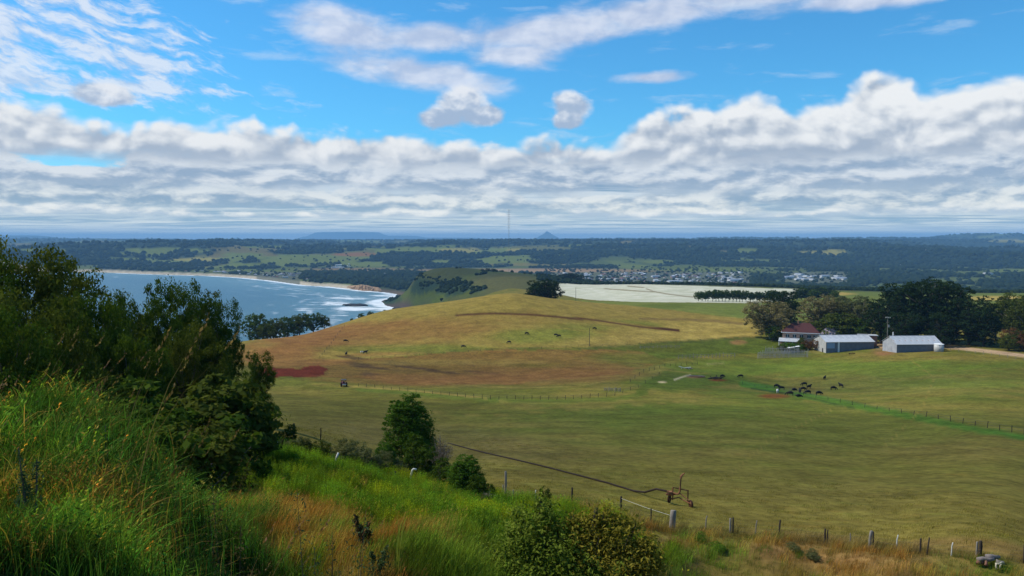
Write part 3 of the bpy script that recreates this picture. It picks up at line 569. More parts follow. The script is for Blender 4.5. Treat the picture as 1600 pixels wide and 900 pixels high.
# ------------------------------------------------------------------ haze
def box_mesh(name, lo, hi, m=()):
    v = [(x, y, z) for z in (lo[2], hi[2]) for y in (lo[1], hi[1]) for x in (lo[0], hi[0])]
    return new_mesh(name, v, [(0, 2, 3, 1), (4, 5, 7, 6), (0, 1, 5, 4), (2, 6, 7, 3), (0, 4, 6, 2), (1, 3, 7, 5)], m)
def vol_mat(name, density, col, aniso=0.0):
    m = bpy.data.materials.new(name); m.use_nodes = True; g = G(m.node_tree); g.n.clear(); o = g.new('ShaderNodeOutputMaterial')
    v = g.new('ShaderNodeVolumePrincipled'); v.inputs['Density'].default_value = density; v.inputs['Color'].default_value = (*col, 1); v.inputs['Anisotropy'].default_value = aniso; g.l.new(v.outputs[0], o.inputs['Volume']); return m
tag(link('haze', box_mesh('haze', (-60000, -60000, -20), (60000, 60000, 445), (vol_mat('haze', HAZE_D, HAZE_C),))), kind='stuff')

# ------------------------------------------------------------------ clouds overhead, out of view, that shade parts of the land
VC = vol_mat('cloud_body', 0.0032, (0.97, 0.98, 1.0), 0.2)
def ico(sub=2):
    import bmesh
    bm = bmesh.new(); bmesh.ops.create_icosphere(bm, subdivisions=sub, radius=1.0); v = np.array([q.co[:] for q in bm.verts]); f = np.array([[w.index for w in q.verts] for q in bm.faces]); bm.free(); return v, f
def overhead_cloud(gx, gy, rx, ry, rz=90, base=820, ang=0.0, seed=0):
    """a cumulus whose shadow falls on the ground round (gx, gy)"""
    k = (base - 140) / SDIR.z; cx, cy = gx + SDIR.x * k, gy + SDIR.y * k
    v, f = ico(4); n = fbm(v[:, 0] * 2.2 + 5 + seed * 7, v[:, 1] * 2.2 + v[:, 2] * 1.7 + 9, 4, seed + 50); v = v * (0.62 + 0.8 * n)[:, None]
    v[:, 2] = np.where(v[:, 2] < -0.35, -0.35 + (v[:, 2] + .35) * .15, v[:, 2]); v = v * (rx, ry, rz)
    ca, sa = math.cos(R(ang)), math.sin(R(ang)); v = np.stack([v[:, 0] * ca - v[:, 1] * sa, v[:, 0] * sa + v[:, 1] * ca, v[:, 2]], -1)
    o = link('cloud', new_mesh('cloud', v, f, (VC,), True), None, (cx, cy, base + rz)); return tag(o, kind='stuff')
for a in CLOUDS: overhead_cloud(*a[:4], **a[4])

# ------------------------------------------------------------------ tubes, boxes, crowns
def tube(pts, rad, n=6, cap=True):
    """closed tapered tube through pts -> (verts, quads+caps as 4-index faces)"""
    pts = [np.array(p, float) for p in pts]; rad = [rad] * len(pts) if isinstance(rad, (int, float)) else list(rad); V = []; F = []
    up = np.array((0.0, 0, 1.0)); prev = None
    for i, p in enumerate(pts):
        t = (pts[min(i + 1, len(pts) - 1)] - pts[max(i - 1, 0)]); t = t / (np.linalg.norm(t) + 1e-9)
        a = np.cross(t, up) if prev is None else prev - t * (prev @ t)
        if np.linalg.norm(a) < 1e-3: a = np.cross(t, (1.0, 0, 0))
        a = a / np.linalg.norm(a); prev = a; b = np.cross(t, a)
        for k in range(n): w = 2 * math.pi * k / n; V.append(p + (a * math.cos(w) + b * math.sin(w)) * rad[i])
    for i in range(len(pts) - 1):
        for k in range(n): F.append((i * n + k, i * n + (k + 1) % n, (i + 1) * n + (k + 1) % n, (i + 1) * n + k))
    if cap: F.append(tuple(reversed(range(n)))); F.append(tuple(range((len(pts) - 1) * n, len(pts) * n)))
    return V, F
class MB:
    def __init__(s): s.V = []; s.F = []; s.M = []
    def add(s, V, F, m=0):
        o = len(s.V); s.V.extend([tuple(v) for v in V]); s.F.extend([tuple(i + o for i in f) for f in F]); s.M.extend([m] * len(F)); return s
    def tube(s, pts, rad, n=6, m=0): return s.add(*tube(pts, rad, n), m)
    def box(s, lo, hi, m=0, M=None):
        v = [Vector((x, y, z)) for z in (lo[2], hi[2]) for y in (lo[1], hi[1]) for x in (lo[0], hi[0])]
        if M is not None: v = [M @ q for q in v]
        return s.add(v, [(0, 2, 3, 1), (4, 5, 7, 6), (0, 1, 5, 4), (2, 6, 7, 3), (0, 4, 6, 2), (1, 3, 7, 5)], m)
    def ring(s, c, axis, r, rt, n=18, k=6, m=0):       # torus
        c = np.array(c, float); ax = np.array(axis, float); ax /= np.linalg.norm(ax); a = np.cross(ax, (0, 0, 1.0)); a /= np.linalg.norm(a); b = np.cross(ax, a); V = []; F = []
        for i in range(n):
            w = 2 * math.pi * i / n; d = a * math.cos(w) + b * math.sin(w)
            for j in range(k): u = 2 * math.pi * j / k; V.append(c + d * (r + rt * math.cos(u)) + ax * rt * math.sin(u))
        for i in range(n):
            for j in range(k): F.append((i * k + j, i * k + (j + 1) % k, ((i + 1) % n) * k + (j + 1) % k, ((i + 1) % n) * k + j))
        return s.add(V, F, m)
    def build(s, name, mats, parent=None, smooth=False, **kw):
        mats = mats if isinstance(mats, (tuple, list)) else (mats,); return link(name, new_mesh(name, s.V, s.F, mats, smooth, midx=s.M), parent, **kw)
def rot_to(n):
    """rotation matrices (k,3,3) whose third column is n"""
    a = np.cross(n, rng.normal(size=n.shape)); a /= np.linalg.norm(a, axis=1, keepdims=True) + 1e-9; b = np.cross(n, a); return a, b
def leaves(cent, nrm, size, aspect=0.5, lv=None, fold=False):
    """one diamond leaf per centre"""
    a, b = rot_to(nrm); L = size[:, None]; v = np.stack([cent - a * L, cent - b * L * aspect, cent + a * L, cent + b * L * aspect], 1).reshape(-1, 3)
    f = np.arange(len(v)).reshape(-1, 4); return v, f, np.repeat(lv if lv is not None else rng.random(len(cent)), 4)
def crown(blobs, n, leaf, clump=0.28, sub=26, aspect=0.5, flat=0.0, seed=1, shell=0.75, updir=0.35):
    """foliage: leaf faces in clumps spread through ellipsoid lobes (x, y, z, rx, ry, rz)"""
    r_ = np.random.default_rng(seed); B = np.array(blobs, float); vol = (B[:, 3] * B[:, 4] * B[:, 5]) ** 0.67; out_c = []; out_n = []; out_v = []
    for b, w in zip(B, vol / vol.sum()):
        k = max(4, int(sub * len(B) * w)); d = r_.normal(size=(k, 3)); d /= np.linalg.norm(d, axis=1, keepdims=True); rr = shell + (1 - shell) * r_.random(k) - 0.35 * (r_.random(k) < .25)
        cc = b[:3] + d * b[3:6] * rr[:, None]; m = max(8, int(n * w)); idx = r_.integers(0, k, m)
        g = r_.normal(size=(m, 3)); g /= np.linalg.norm(g, axis=1, keepdims=True); cr = clump * (0.6 + 0.8 * r_.random(k))[idx] * (b[3] + b[4] + b[5]) / 3
        off = g * cr[:, None] * (r_.random(m) ** 0.45)[:, None]; off[:, 2] *= (0.62 - flat)
        p = cc[idx] + off; nn = off + d[idx] * cr[:, None] * 0.4 + np.array((0, 0, 1.0)) * cr[:, None] * updir + r_.normal(size=(m, 3)) * cr[:, None] * 0.55
        nn /= np.linalg.norm(nn, axis=1, keepdims=True) + 1e-9; out_c.append(p); out_n.append(nn); out_v.append(np.clip(0.5 * r_.random(k)[idx] + 0.5 * r_.random(m), 0, 1))
    C_, N_, V_ = np.vstack(out_c), np.vstack(out_n), np.concatenate(out_v)
    return leaves(C_, N_, leaf * (0.6 + 0.8 * r_.random(len(C_))), aspect, V_)
def limbs(blobs, base_r, h0, seed=1, lean=(0, 0), per=3, n=6):
    """trunk from the ground and a branch to every lobe"""
    r_ = random.Random(seed); mb = MB(); top = max(b[2] for b in blobs); tz = top * 0.72
    tp = [(lean[0] * t, lean[1] * t, -0.3 * (t == 0) + tz * t) for t in (0, .12, .35, .6, .8, 1)]; tp = [(x + r_.uniform(-.1, .1) * base_r * 2, y + r_.uniform(-.1, .1) * base_r * 2, z) for x, y, z in tp]
    mb.tube(tp, [base_r * q for q in (1.35, 1, .82, .6, .42, .2)], n + 2)
    for b in blobs:
        for _ in range(per):
            z0 = max(h0, min(b[2] - b[5] * 1.1, tz * .9)) * r_.uniform(.75, 1.0); t = z0 / tz; s0 = np.array((lean[0] * t, lean[1] * t, z0)); e = np.array(b[:3]) + np.array([r_.uniform(-.6, .6) * q for q in b[3:6]])
            mid = (s0 + e) / 2 + np.array((0, 0, -abs(e[2] - s0[2]) * .12)); mb.tube([s0, mid, e], [base_r * .42, base_r * .26, base_r * .07], n - 1)
    return mb
def foliage_mat(name, c1, c2, trans=0.35, gloss=0.0):
    def fn(g, b, o):
        lv = g.attr('lv', 'Fac'); oi = g.new('ShaderNodeObjectInfo').outputs['Random']; c = g.mix(lv, c1, c2); c = g.mix(E(g, oi) * 0.35, c, g.vm('MULTIPLY', c, (1.25, 1.05, 0.8)))
        df = g.new('ShaderNodeBsdfDiffuse'); tr = g.new('ShaderNodeBsdfTranslucent'); mx = g.new('ShaderNodeMixShader'); g.put(df.inputs[0], c); g.put(tr.inputs[0], g.vm('MULTIPLY', c, (1.1, 1.15, .6))); mx.inputs[0].default_value = trans
        g.l.new(df.outputs[0], mx.inputs[1]); g.l.new(tr.outputs[0], mx.inputs[2]); last = mx
        if gloss:
            gl = g.new('ShaderNodeBsdfGlossy'); gl.inputs['Roughness'].default_value = 0.45; gl.inputs[0].default_value = (.9, .95, 1, 1); m2 = g.new('ShaderNodeMixShader'); m2.inputs[0].default_value = gloss; g.l.new(mx.outputs[0], m2.inputs[1]); g.l.new(gl.outputs[0], m2.inputs[2]); last = m2
        g.l.new(last.outputs[0], o.inputs[0])
    return mat(name, fn)
M_BARK = mat('bark', lambda g, b, o: bs(g, b, col=g.mix(g.noise(g.vm('MULTIPLY', g.objpos(), (6, 6, 1)), 2, 5), (.05, .038, .026), (.15, .125, .10)), rough=.95))
M_PALE = mat('pale_bark', lambda g, b, o: bs(g, b, col=g.mix(g.noise(g.vm('MULTIPLY', g.objpos(), (5, 5, 1)), 2, 5), (.16, .13, .10), (.36, .32, .27)), rough=.95))
F_DARK = foliage_mat('dark_foliage', (.026, .058, .009), (.085, .130, .018)); F_OLIVE = foliage_mat('olive_foliage', (.034, .055, .010), (.110, .130, .024)); F_CYP = foliage_mat('cypress_foliage', (.012, .026, .010), (.028, .050, .016), .15)
F_MID = foliage_mat('mid_green_foliage', (.030, .085, .010), (.095, .175, .022)); F_EUC = foliage_mat('gum_foliage', (.11, .10, .042), (.28, .24, .12)); F_GREY = foliage_mat('grey_green_foliage', (.065, .085, .032), (.170, .175, .080)); F_GOLD = foliage_mat('golden_foliage', (.20, .17, .02), (.42, .33, .04))
F_BRIGHT = foliage_mat('bright_foliage', (.045, .105, .012), (.11, .20, .025)); F_RUST = foliage_mat('rusty_foliage', (.09, .045, .02), (.20, .10, .04)); F_BUSHG = foliage_mat('glossy_green_leaves', (.050, .090, .009), (.21, .26, .036), .35); F_BUSHO = foliage_mat('olive_brown_leaves', (.085, .085, .011), (.32, .27, .042), .35)
LIB = {}
def tree_src(key, blobs, n, leaf, fm, bark=M_BARK, base_r=.02, h0=.15, seed=1, per=3, smooth=False, **kw):
    v, f, lv = crown(blobs, n, leaf, seed=seed, **kw); LIB[key] = (new_mesh('crown', v, f, (fm,), False, {'lv': lv}), (lambda m: new_mesh('trunk', m.V, m.F, (bark,), True))(limbs(blobs, base_r, h0, seed, per=per)))
def lobes(n, seed, w=.34, h=(.3, .95), r=.17, flat=.8, top=1.0, cone=0.0, skew=0.0):
    r_ = random.Random(seed); B = []
    for i in range(n):
        z = h[0] + (h[1] - h[0]) * (i + .5) / n; ww = w * (1 - cone * (z - h[0]) / (h[1] - h[0])) * math.sqrt(max(.08, 1 - ((z - .5 * (h[0] + h[1])) / (.56 * (h[1] - h[0]))) ** 2 * .7)); a = i * 2.4 + r_.uniform(-.5, .5); q = ww * r_.uniform(.35, 1.0); rr = r * r_.uniform(.75, 1.25) * (1 - cone * .5 * (z - h[0]) / (h[1] - h[0]))
        B.append((math.cos(a) * q + skew * z, math.sin(a) * q, z, rr, rr, rr * flat))
    return B
# unit-height kinds (height 1 including the crown top)
tree_src('wattle1', lobes(17, 3, .36, (.22, .9), .16), 34000, .0085, F_OLIVE, seed=3, base_r=.017, sub=34, clump=.34)
tree_src('wattle2', lobes(15, 8, .30, (.25, .92), .15), 32000, .0085, F_DARK, seed=8, base_r=.017, sub=30, clump=.36)
tree_src('gum1', lobes(20, 21, .40, (.20, .90), .19), 15000, .017, F_EUC, M_PALE, seed=21, base_r=.025, sub=26, clump=.34)
tree_src('gum2', lobes(15, 29, .36, (.26, .92), .17), 10000, .018, F_GREY, M_PALE, seed=29, base_r=.02, sub=20, clump=.36)
tree_src('cypress1', lobes(20, 31, .42, (.12, .93), .20, .55), 11000, .018, F_CYP, seed=31, base_r=.03, sub=30, clump=.30, flat=.2)
tree_src('cypress2', lobes(16, 37, .36, (.10, .95), .19, .6, cone=.35), 9000, .018, F_CYP, seed=37, base_r=.03, sub=28, clump=.3, flat=.2)
tree_src('round1', lobes(9, 41, .40, (.25, .85), .24), 2600, .036, F_DARK, seed=41, base_r=.03, sub=22, clump=.34)
tree_src('round2', lobes(8, 43, .36, (.3, .85), .23), 2400, .038, F_OLIVE, seed=43, base_r=.03, sub=20, clump=.36)
tree_src('belt1', lobes(9, 47, .30, (.35, .9), .20), 1700, .045, F_OLIVE, seed=47, base_r=.028, sub=16, clump=.36)
tree_src('cone1', [(0, 0, .80, .13, .13, .20), (0, 0, .5, .22, .22, .38)] + lobes(16, 53, .26, (.16, .84), .12, 1.6, cone=.35), 30000, .0105, F_DARK, seed=53, base_r=.02, sub=70, clump=.22, shell=.85)
tree_src('shrub1', [(math.cos(a * 2.1) * .38 * (a % 3) / 2, math.sin(a * 2.1) * .38, .38 + .12 * (a % 3), .34, .34, .34) for a in range(7)], 9000, .022, F_GREY, seed=61, base_r=.03, sub=26, h0=.05)
tree_src('shrub2', [(math.cos(a * 2.1) * .3, math.sin(a * 2.1) * .3, .35 + .14 * (a % 3), .30, .30, .36) for a in range(6)], 9000, .024, F_DARK, seed=67, base_r=.03, sub=26, h0=.05)
def tree(kind, name, label, cat, px, by, ty, group=None, d=None, wide=1.0, fm=None, rz=None, lift=0.0):
    """stands where the sight line through its foot meets the land; ty is the row of its top"""
    if d is None: p, d = hit(px, by)
    else:
        x, y, _ = ray(px, 400); p = Vector((x * d, y * d, zat(x * d, y * d)))
    top = P(px, ty, d).z; h = max(top - p.z, 0.5); k = h
    t = thing(name, label, cat, p - Vector((0, 0, .05)), rz if rz is not None else random.uniform(0, 6.28), group, (k * wide, k * wide, k)); cr, tr = LIB[kind]
    if fm: cr = cr.copy(); cr.materials[0] = fm
    link('trunk', tr, t); link('crown', cr, t); return t

# ------------------------------------------------------------------ trees and shrubs
# the dark clump on the left, down the slope behind the grass mound
for i, (kd, px, by, ty, d, wd, lab) in enumerate([
    ('wattle1', 34, 0, 372, 58, 1.0, 'tallest dark tree of the left clump, its tip above the horizon'),
    ('wattle2', -60, 0, 400, 56, 1.2, 'dark tree at the far left edge of the picture'),
    ('wattle1', 100, 0, 392, 60, 1.15, 'broad dark tree with a flat bumpy top left of the bay'),
    ('wattle2', 142, 0, 452, 54, .8, 'dark olive tree sloping down to the bay, right side of the left clump'),
    ('wattle1', 70, 0, 450, 46, 1.1, 'lower olive tree in front of the tall left clump'),
    ('wattle2', 0, 0, 470, 42, 1.1, 'low dark tree behind the grass mound at the left edge'),
    ('wattle2', 180, 0, 466, 66, .6, 'thin open tree with the bay showing through its branches'),
    ('wattle1', 222, 0, 458, 68, .8, 'feathery tree in the middle left before the blue bay'),
    ('wattle2', 264, 0, 434, 66, .9, 'rounded dark tree tallest of those before the bay'),
    ('wattle1', 312, 0, 446, 69, .9, 'dark green tree between the bay and the grassy bank'),
    ('wattle2', 342, 0, 464, 66, .75, 'dark tree with ragged crown nearest the brown hillside'),
    ('wattle1', 285, 0, 506, 58, 1.1, 'low dark tree filling the shade above the bank'),
    ('wattle2', 205, 0, 520, 52, 1.2, 'shaded olive tree behind the seeding grasses'),
    ('wattle2', 345, 0, 560, 64, .9, 'shaded shrubby tree at the foot of the dark clump')]):
    tree(kd, 'dark_tree', lab, 'tree', px, 0, ty, 'dark trees of the left clump', d=d, wide=wd * .52)
tree('wattle2', 'slender_tree', 'slender dark tree standing alone at the right end of the left clump', 'tree', 400, 668, 548, d=76, wide=.6)
tree('cone1', 'conical_tree', 'dense dark green conical tree standing alone above the fence', 'tree', 641, 735, 611, wide=1.35, rz=.6, fm=F_MID)
tree('cone1', 'small_conical_tree', 'small dark conical bush left of the tall conical tree', 'bush', 602, 742, 690, wide=1.45, fm=F_MID)
tree('cone1', 'dark_bush', 'dark green pointed bush right of the bare twiggy shrub', 'bush', 727, 778, 708, wide=1.7, rz=2.0, fm=F_MID); tree('shrub2', 'dark_bush', 'low dark bush at the foot of the conical tree', 'bush', 652, 752, 682, wide=.8)
tree('shrub2', 'dark_bush', 'low spreading dark bush between twiggy shrub and pointed bush', 'bush', 752, 786, 738, wide=.8); tree('shrub2', 'dark_bush', 'low dark bush under the bare twiggy shrub', 'bush', 690, 762, 718, wide=1.0)
SC = [(320, 690, 640, 'shrub2', F_OLIVE), (285, 690, 615, 'shrub1', F_OLIVE), (345, 700, 650, 'shrub1', F_OLIVE), (385, 702, 655, 'shrub2', F_DARK), (325, 660, 600, 'shrub2', F_OLIVE), (240, 700, 640, 'shrub2', F_OLIVE), (408, 700, 668, 'shrub2', F_DARK), (455, 716, 678, 'shrub1', None), (487, 722, 682, 'shrub1', F_OLIVE),
      (505, 722, 690, 'shrub1', None), (535, 728, 686, 'shrub1', None), (562, 736, 690, 'shrub1', F_GREY), (582, 742, 702, 'shrub1', None), (450, 690, 664, 'shrub2', F_DARK), (625, 748, 712, 'shrub1', None), (668, 752, 716, 'shrub1', F_OLIVE)]
SL = ['scrubby bush in the shade under the left clump', 'olive shrub at the lower edge of the dark trees', 'olive bush left of the fallen pale branch', 'round dark bush right of the fallen branch', 'bright topped bush against the dark trees', 'low olive bush behind the seeding grass', 'dark bush at the foot of the slender tree',
      'grey green bush behind the first leaning pipe', 'olive bush right of the first leaning pipe', 'grey green bush in the thicket left of the second leaning pipe', 'tallest grey green bush behind the second leaning pipe', 'grey bush at the middle of the thicket', 'grey green bush at the right end of the thicket', 'small dark bush beside the short fence stump', 'grey green bush behind the grey rock heap', 'olive bush right of the bent white pipe']
for (px, by, ty, kd, fm), lab in zip(SC, SL): tree(kd, 'scrub_bush', lab, 'bush', px, by, ty, 'scrub bushes along the top of the bank', wide=1.15, fm=fm)
for px, d, ty, lab in [(150, 38, 612, 'dark shrub low behind the seeding grass, left'), (190, 42, 604, 'dark shrub under the tree before the bay'), (228, 46, 596, 'olive shrub under the middle of the dark clump'), (262, 50, 604, 'dark shrub right of the middle of the dark clump'), (296, 54, 598, 'olive shrub under the ragged tree'), (326, 58, 616, 'dark shrub left of the foot of the slender tree'), (360, 62, 632, 'dark shrub right before the slender tree'), (210, 36, 640, 'low olive shrub at the edge of the long grass')]:
    tree('shrub2', 'shade_shrub', lab, 'bush', px, 0, ty, 'shrubs in the shade of the left clump', d=d, wide=1.3, fm=F_OLIVE if 'olive' in lab else F_DARK)
# crest trees towards the bay
for px, by, ty, d, kd, lab in [(400, 0, 490, 540, 'round1', 'rounded tree on the crest next to the slender tree, bay behind'), (425, 0, 497, 560, 'round2', 'second rounded tree on the crest before the bay'), (447, 0, 495, 575, 'round1', 'third rounded tree on the crest before the bay'), (466, 0, 490, 580, 'round2', 'tallest rounded tree on the crest before the bay'),
                           (488, 0, 489, 590, 'round1', 'rounded tree on the crest right of the tallest one'), (505, 0, 492, 590, 'round2', 'last rounded tree at the right end of the crest row'), (548, 0, 497, 600, 'round2', 'tiny lone tree peeping over the crest'), (563, 0, 489, 620, 'round1', 'dark tree over the crest below the surf'), (577, 0, 486, 625, 'round2', 'rounded tree over the crest below the surf'), (602, 0, 484, 640, 'round1', 'small tree at the crest where the headland meets the hill'), (416, 0, 505, 530, 'round2', 'low tree in front of the crest row')]:
    tree(kd, 'crest_tree', lab, 'tree', px, 0, ty, 'trees on the crest before the bay', d=d)
# farm trees
T = lambda *a, **k: tree(*a, **k)
T('gum1', 'gum_tree', 'large rounded grey brown gum tree left of the farmhouse', 'tree', 1203, 530, 469, wide=1.25, rz=.4); T('round1', 'dark_tree', 'small dark tree at the foot of the large gum tree', 'tree', 1207, 533, 508, wide=1.0)
T('cypress1', 'dark_tree', 'dark rounded tree behind the large gum tree', 'tree', 1222, 484, 454, wide=1.35, d=560); T('cypress1', 'dark_tree', 'low dark tree right of the one behind the large gum tree', 'tree', 1238, 490, 468, wide=1.0, d=550)
for px, ty, d, kd, fm, wd, lab in [(1283, 461, 500, 'gum1', F_EUC, 1.0, 'tall grey gum tree behind the farmhouse roof'), (1310, 463, 515, 'gum2', None, 1.1, 'grey green gum tree right of the tall one behind the farmhouse'), (1330, 462, 510, 'gum1', F_GREY, 1.0, 'grey green gum tree beside the dark cypress block'), (1350, 466, 500, 'gum2', None, 1.0, 'pale leafed gum tree touching the dark cypress block'), (1303, 488, 480, 'round2', F_OLIVE, 1.4, 'round olive tree behind the farmhouse wing'), (1325, 496, 482, 'gum1', F_OLIVE, 1.2, 'round olive tree behind the yellow cypress'), (1345, 497, 480, 'round2', F_DARK, 1.0, 'round dark tree left of the cypress block')]:
    T(kd, 'garden_tree', lab, 'tree', px, 0, ty, 'trees around the farmhouse', d=d, wide=wd, fm=fm)
for px, ty, d, wd, kd, lab in [(1380, 464, 478, 1.0, 'cypress1', 'cypress at the left end of the dark block, behind the sheds'), (1404, 453, 486, 1.05, 'cypress2', 'second cypress from the left in the dark block'), (1434, 438, 488, 1.05, 'cypress1', 'tallest cypress left of the middle of the dark block'), (1464, 434, 484, 1.1, 'cypress1', 'tallest cypress of the whole dark block'), (1494, 444, 480, 1.1, 'cypress2', 'cypress right of the tallest in the dark block'), (1518, 462, 474, 1.15, 'cypress1', 'lower cypress over the gravel drive'), (1542, 480, 470, 1.2, 'cypress1', 'spreading cypress at the right end of the dark block'), (1412, 486, 462, 1.2, 'cypress1', 'low cypress skirt right behind the second shed'), (1475, 490, 462, 1.2, 'cypress2', 'low cypress skirt above the drive')]:
    T(kd, 'cypress_tree', lab, 'tree', px, 0, ty, 'dark cypress trees behind the sheds', d=d, wide=wd * .92)
for px, by, ty, d, kd, fm, wd, lab in [(1583, 0, 462, 510, 'gum2', F_OLIVE, 1.3, 'olive gum tree at the right edge of the picture'), (1610, 0, 458, 500, 'gum1', F_OLIVE, 1.1, 'tree half cut by the right edge of the picture'), (1560, 0, 480, 520, 'round2', None, 1.2, 'small tree in front of the yellow field at the right'), (1582, 0, 516, 455, 'shrub1', F_OLIVE, 1.3, 'pale leafed shrub beside the drive at the right'), (1604, 0, 512, 455, 'shrub1', F_RUST, 1.2, 'reddish shrub at the right edge beside the drive')]:
    T(kd, 'edge_tree' if 'tree' in lab.split()[:4] else 'shrub', lab, 'tree' if 'tree' in lab.split()[:4] else 'shrub', px, by, ty, d=d, wide=wd, fm=fm)
T('cone1', 'golden_cypress', 'small golden yellow cypress between the house and the sheds', 'tree', 1338, 536, 510, wide=1.6, fm=F_GOLD)
for px, by, ty, fm, wd, lab in [(1250, 545, 526, F_OLIVE, 1.0, 'olive garden shrub below the verandah'), (1266, 547, 529, F_RUST, 1.1, 'rusty brown garden shrub right of the verandah'), (1283, 541, 524, F_OLIVE, 1.1, 'round olive shrub in front of the house wing'), (1233, 549, 533, F_BRIGHT, 1.5, 'bright green shrub behind the stockyard fence'), (1247, 549, 535, F_BRIGHT, 1.4, 'bright green shrub between stockyard and shed'), (1222, 548, 538, F_OLIVE, 1.3, 'low olive shrub left of the bright green ones'), (1252, 534, 519, F_OLIVE, 1.0, 'olive shrub hiding the lower wall of the farmhouse'), (1275, 534, 520, F_DARK, 1.2, 'dark shrub before the right half of the farmhouse wall'), (1318, 540, 518, F_DARK, 1.0, 'dark shrub behind the long shed roof'), (1467, 540, 524, F_RUST, 1.0, 'rusty shrub behind the water tank')]:
    T('shrub1', 'garden_shrub', lab, 'shrub', px, by, ty, 'shrubs of the farm garden', fm=fm, wide=wd)
# shelterbelt in front of the white field
r_ = random.Random(5)
for i in range(26):
    px = 1092 + i * 5.4 + r_.uniform(-1, 1); T(('belt1', 'round2')[i == 0 or i == 1], 'shelterbelt_tree', 'thin tree in the straight shelterbelt before the white field' if i > 1 else ('bushy tree at the left end of the shelterbelt', 'bushy second tree of the shelterbelt')[i], 'tree', px, 0, 452 + r_.uniform(0, 4) + (i > 8) * 1, 'trees of the shelterbelt', d=880 + i * 3, wide=1.1 if i < 2 else .9, fm=F_DARK)
for px, ty, d, kd, wd, lab in [(836, 444, 660, 'round1', 1.3, 'left of the dark round trees on the hill shoulder'), (850, 436, 665, 'cypress1', 1.25, 'biggest dark round tree on the hill shoulder left of the white field'), (860, 441, 668, 'round1', 1.2, 'right of the dark round trees on the hill shoulder')]:
    T(kd, 'shoulder_tree', lab, 'tree', px, 0, ty, 'dark trees on the hill shoulder', d=d, wide=wd, fm=F_CYP)
for i, (px, ty, d) in enumerate([(812, 427, 1750), (820, 425, 1760), (829, 425, 1750), (836, 429, 1700), (874, 429, 1700), (882, 427, 1720), (890, 426.5, 1720), (898, 427, 1720), (906, 429, 1700), (754, 420, 1820), (762, 419, 1830), (770, 419.5, 1830), (776, 422, 1810)]):
    T(('round1', 'cypress1')[i % 2], 'ridge_tree', ['tree in the group at the right end of the ridge', 'tree in the dark group behind the hill shoulder', 'tree in the copse on top of the headland ridge'][0 if i < 4 else 1 if i < 9 else 2], 'tree', px, 0, ty, ['trees right of the ridge', 'dark trees behind the hill shoulder', 'copse on the headland ridge'][0 if i < 4 else 1 if i < 9 else 2], d=d, wide=1.5, fm=F_CYP)
for i, (px, ty, d) in enumerate([(1247, 452, 1000), (1254, 449, 1010), (1262, 450, 1010), (1272, 452, 1000), (1280, 450, 1010), (1289, 449, 1020), (1298, 452, 1010), (1305, 454, 1000), (1315, 462, 900), (1325, 466, 880)]):
    T(('round1', 'round2')[i % 2], 'paddock_tree', 'tree in the row behind the green paddock above the farmhouse', 'tree', px, 0, ty, 'trees behind the green paddock', d=d, wide=1.3, fm=(F_CYP, F_DARK)[i % 2])
#@@TREES_END
# ------------------------------------------------------------------ far woods, plain colour crowns
def m_far(g, b, o):
    r = E(g, g.new('ShaderNodeNewGeometry').outputs['Random Per Island']); bs(g, b, col=g.mix(r, (.008, .017, .008), (.020, .032, .013)), rough=1.0, spec=0.02)
def clumps(name, pts, sizes, m, label, cat, squash=.8):
    v, f = ico(1); r = np.random.default_rng(3); V = []; n = len(pts); keep = v[:, 2] > -0.9
    jit = 0.75 + 0.5 * r.random((n, len(v))); w = v[None] * jit[..., None] * sizes[:, None, None] * np.array((1, 1, squash)); w = w + pts[:, None, :]
    F = (f[None] + (np.arange(n) * len(v))[:, None, None]).reshape(-1, 3); return tag(link(name, new_mesh(name, w.reshape(-1, 3), F, (m,), True)), label, cat, kind='stuff')
vis = np.minimum.accumulate(PY, 0) >= PY - 1.2
def scatter(mask, n, rmin, rmax, name, label, cat, seed, m=None):
    r = np.random.default_rng(seed); ii, jj = np.where(mask); k = r.integers(0, len(ii), n); a, b = ii[k], jj[k]; a2 = np.minimum(a + 1, GX.shape[0] - 1); b2 = np.minimum(b + 1, GX.shape[1] - 1); u, w = r.random(n), r.random(n)
    x = GX[a, b] + (GX[a2, b] - GX[a, b]) * u + (GX[a, b2] - GX[a, b]) * w; y = GY[a, b] + (GY[a2, b] - GY[a, b]) * u + (GY[a, b2] - GY[a, b]) * w; z = height(x, y)
    s = r.uniform(rmin, rmax, n); return clumps(name, np.stack([x, y, z + s * .35], -1), s, m or mat('far_wood', m_far), label, cat)
INF = (PX > -40) & (PX < 1640) & vis & (SD > 20)
scatter(WOOD & INF & (GD > 2650) & (GD < 6000), 9000, 7, 14, 'plain_woods', 'dark woods spread over the plain round the town and the bay', 'woods', 11)
scatter(WOOD & INF & (GD > 5200) & (GD < 16000), 9000, 9, 22, 'hill_woods', 'blue green woods covering the far hills to the horizon', 'woods', 12)
scatter(WOOD & INF & (GD > 1200) & (GD < 2600) & (PX > 560), 5200, 2.2, 5.5, 'headland_scrub', 'dark scrub covering the slope of the headland', 'scrub', 13)
scatter(INF & (GD > 5000) & (GD < 11000) & ~WOOD, 260, 5, 9, 'hedgerow_trees', 'scattered trees along the far paddocks', 'woods', 14)
SPLAIN = INF & (GD > 2650) & (GD < 4700)
scatter(SPLAIN & ((PX < 660) | (PX > 850)), 1700, 4, 8, 'town_trees', 'garden and street trees among the town houses', 'trees', 15)

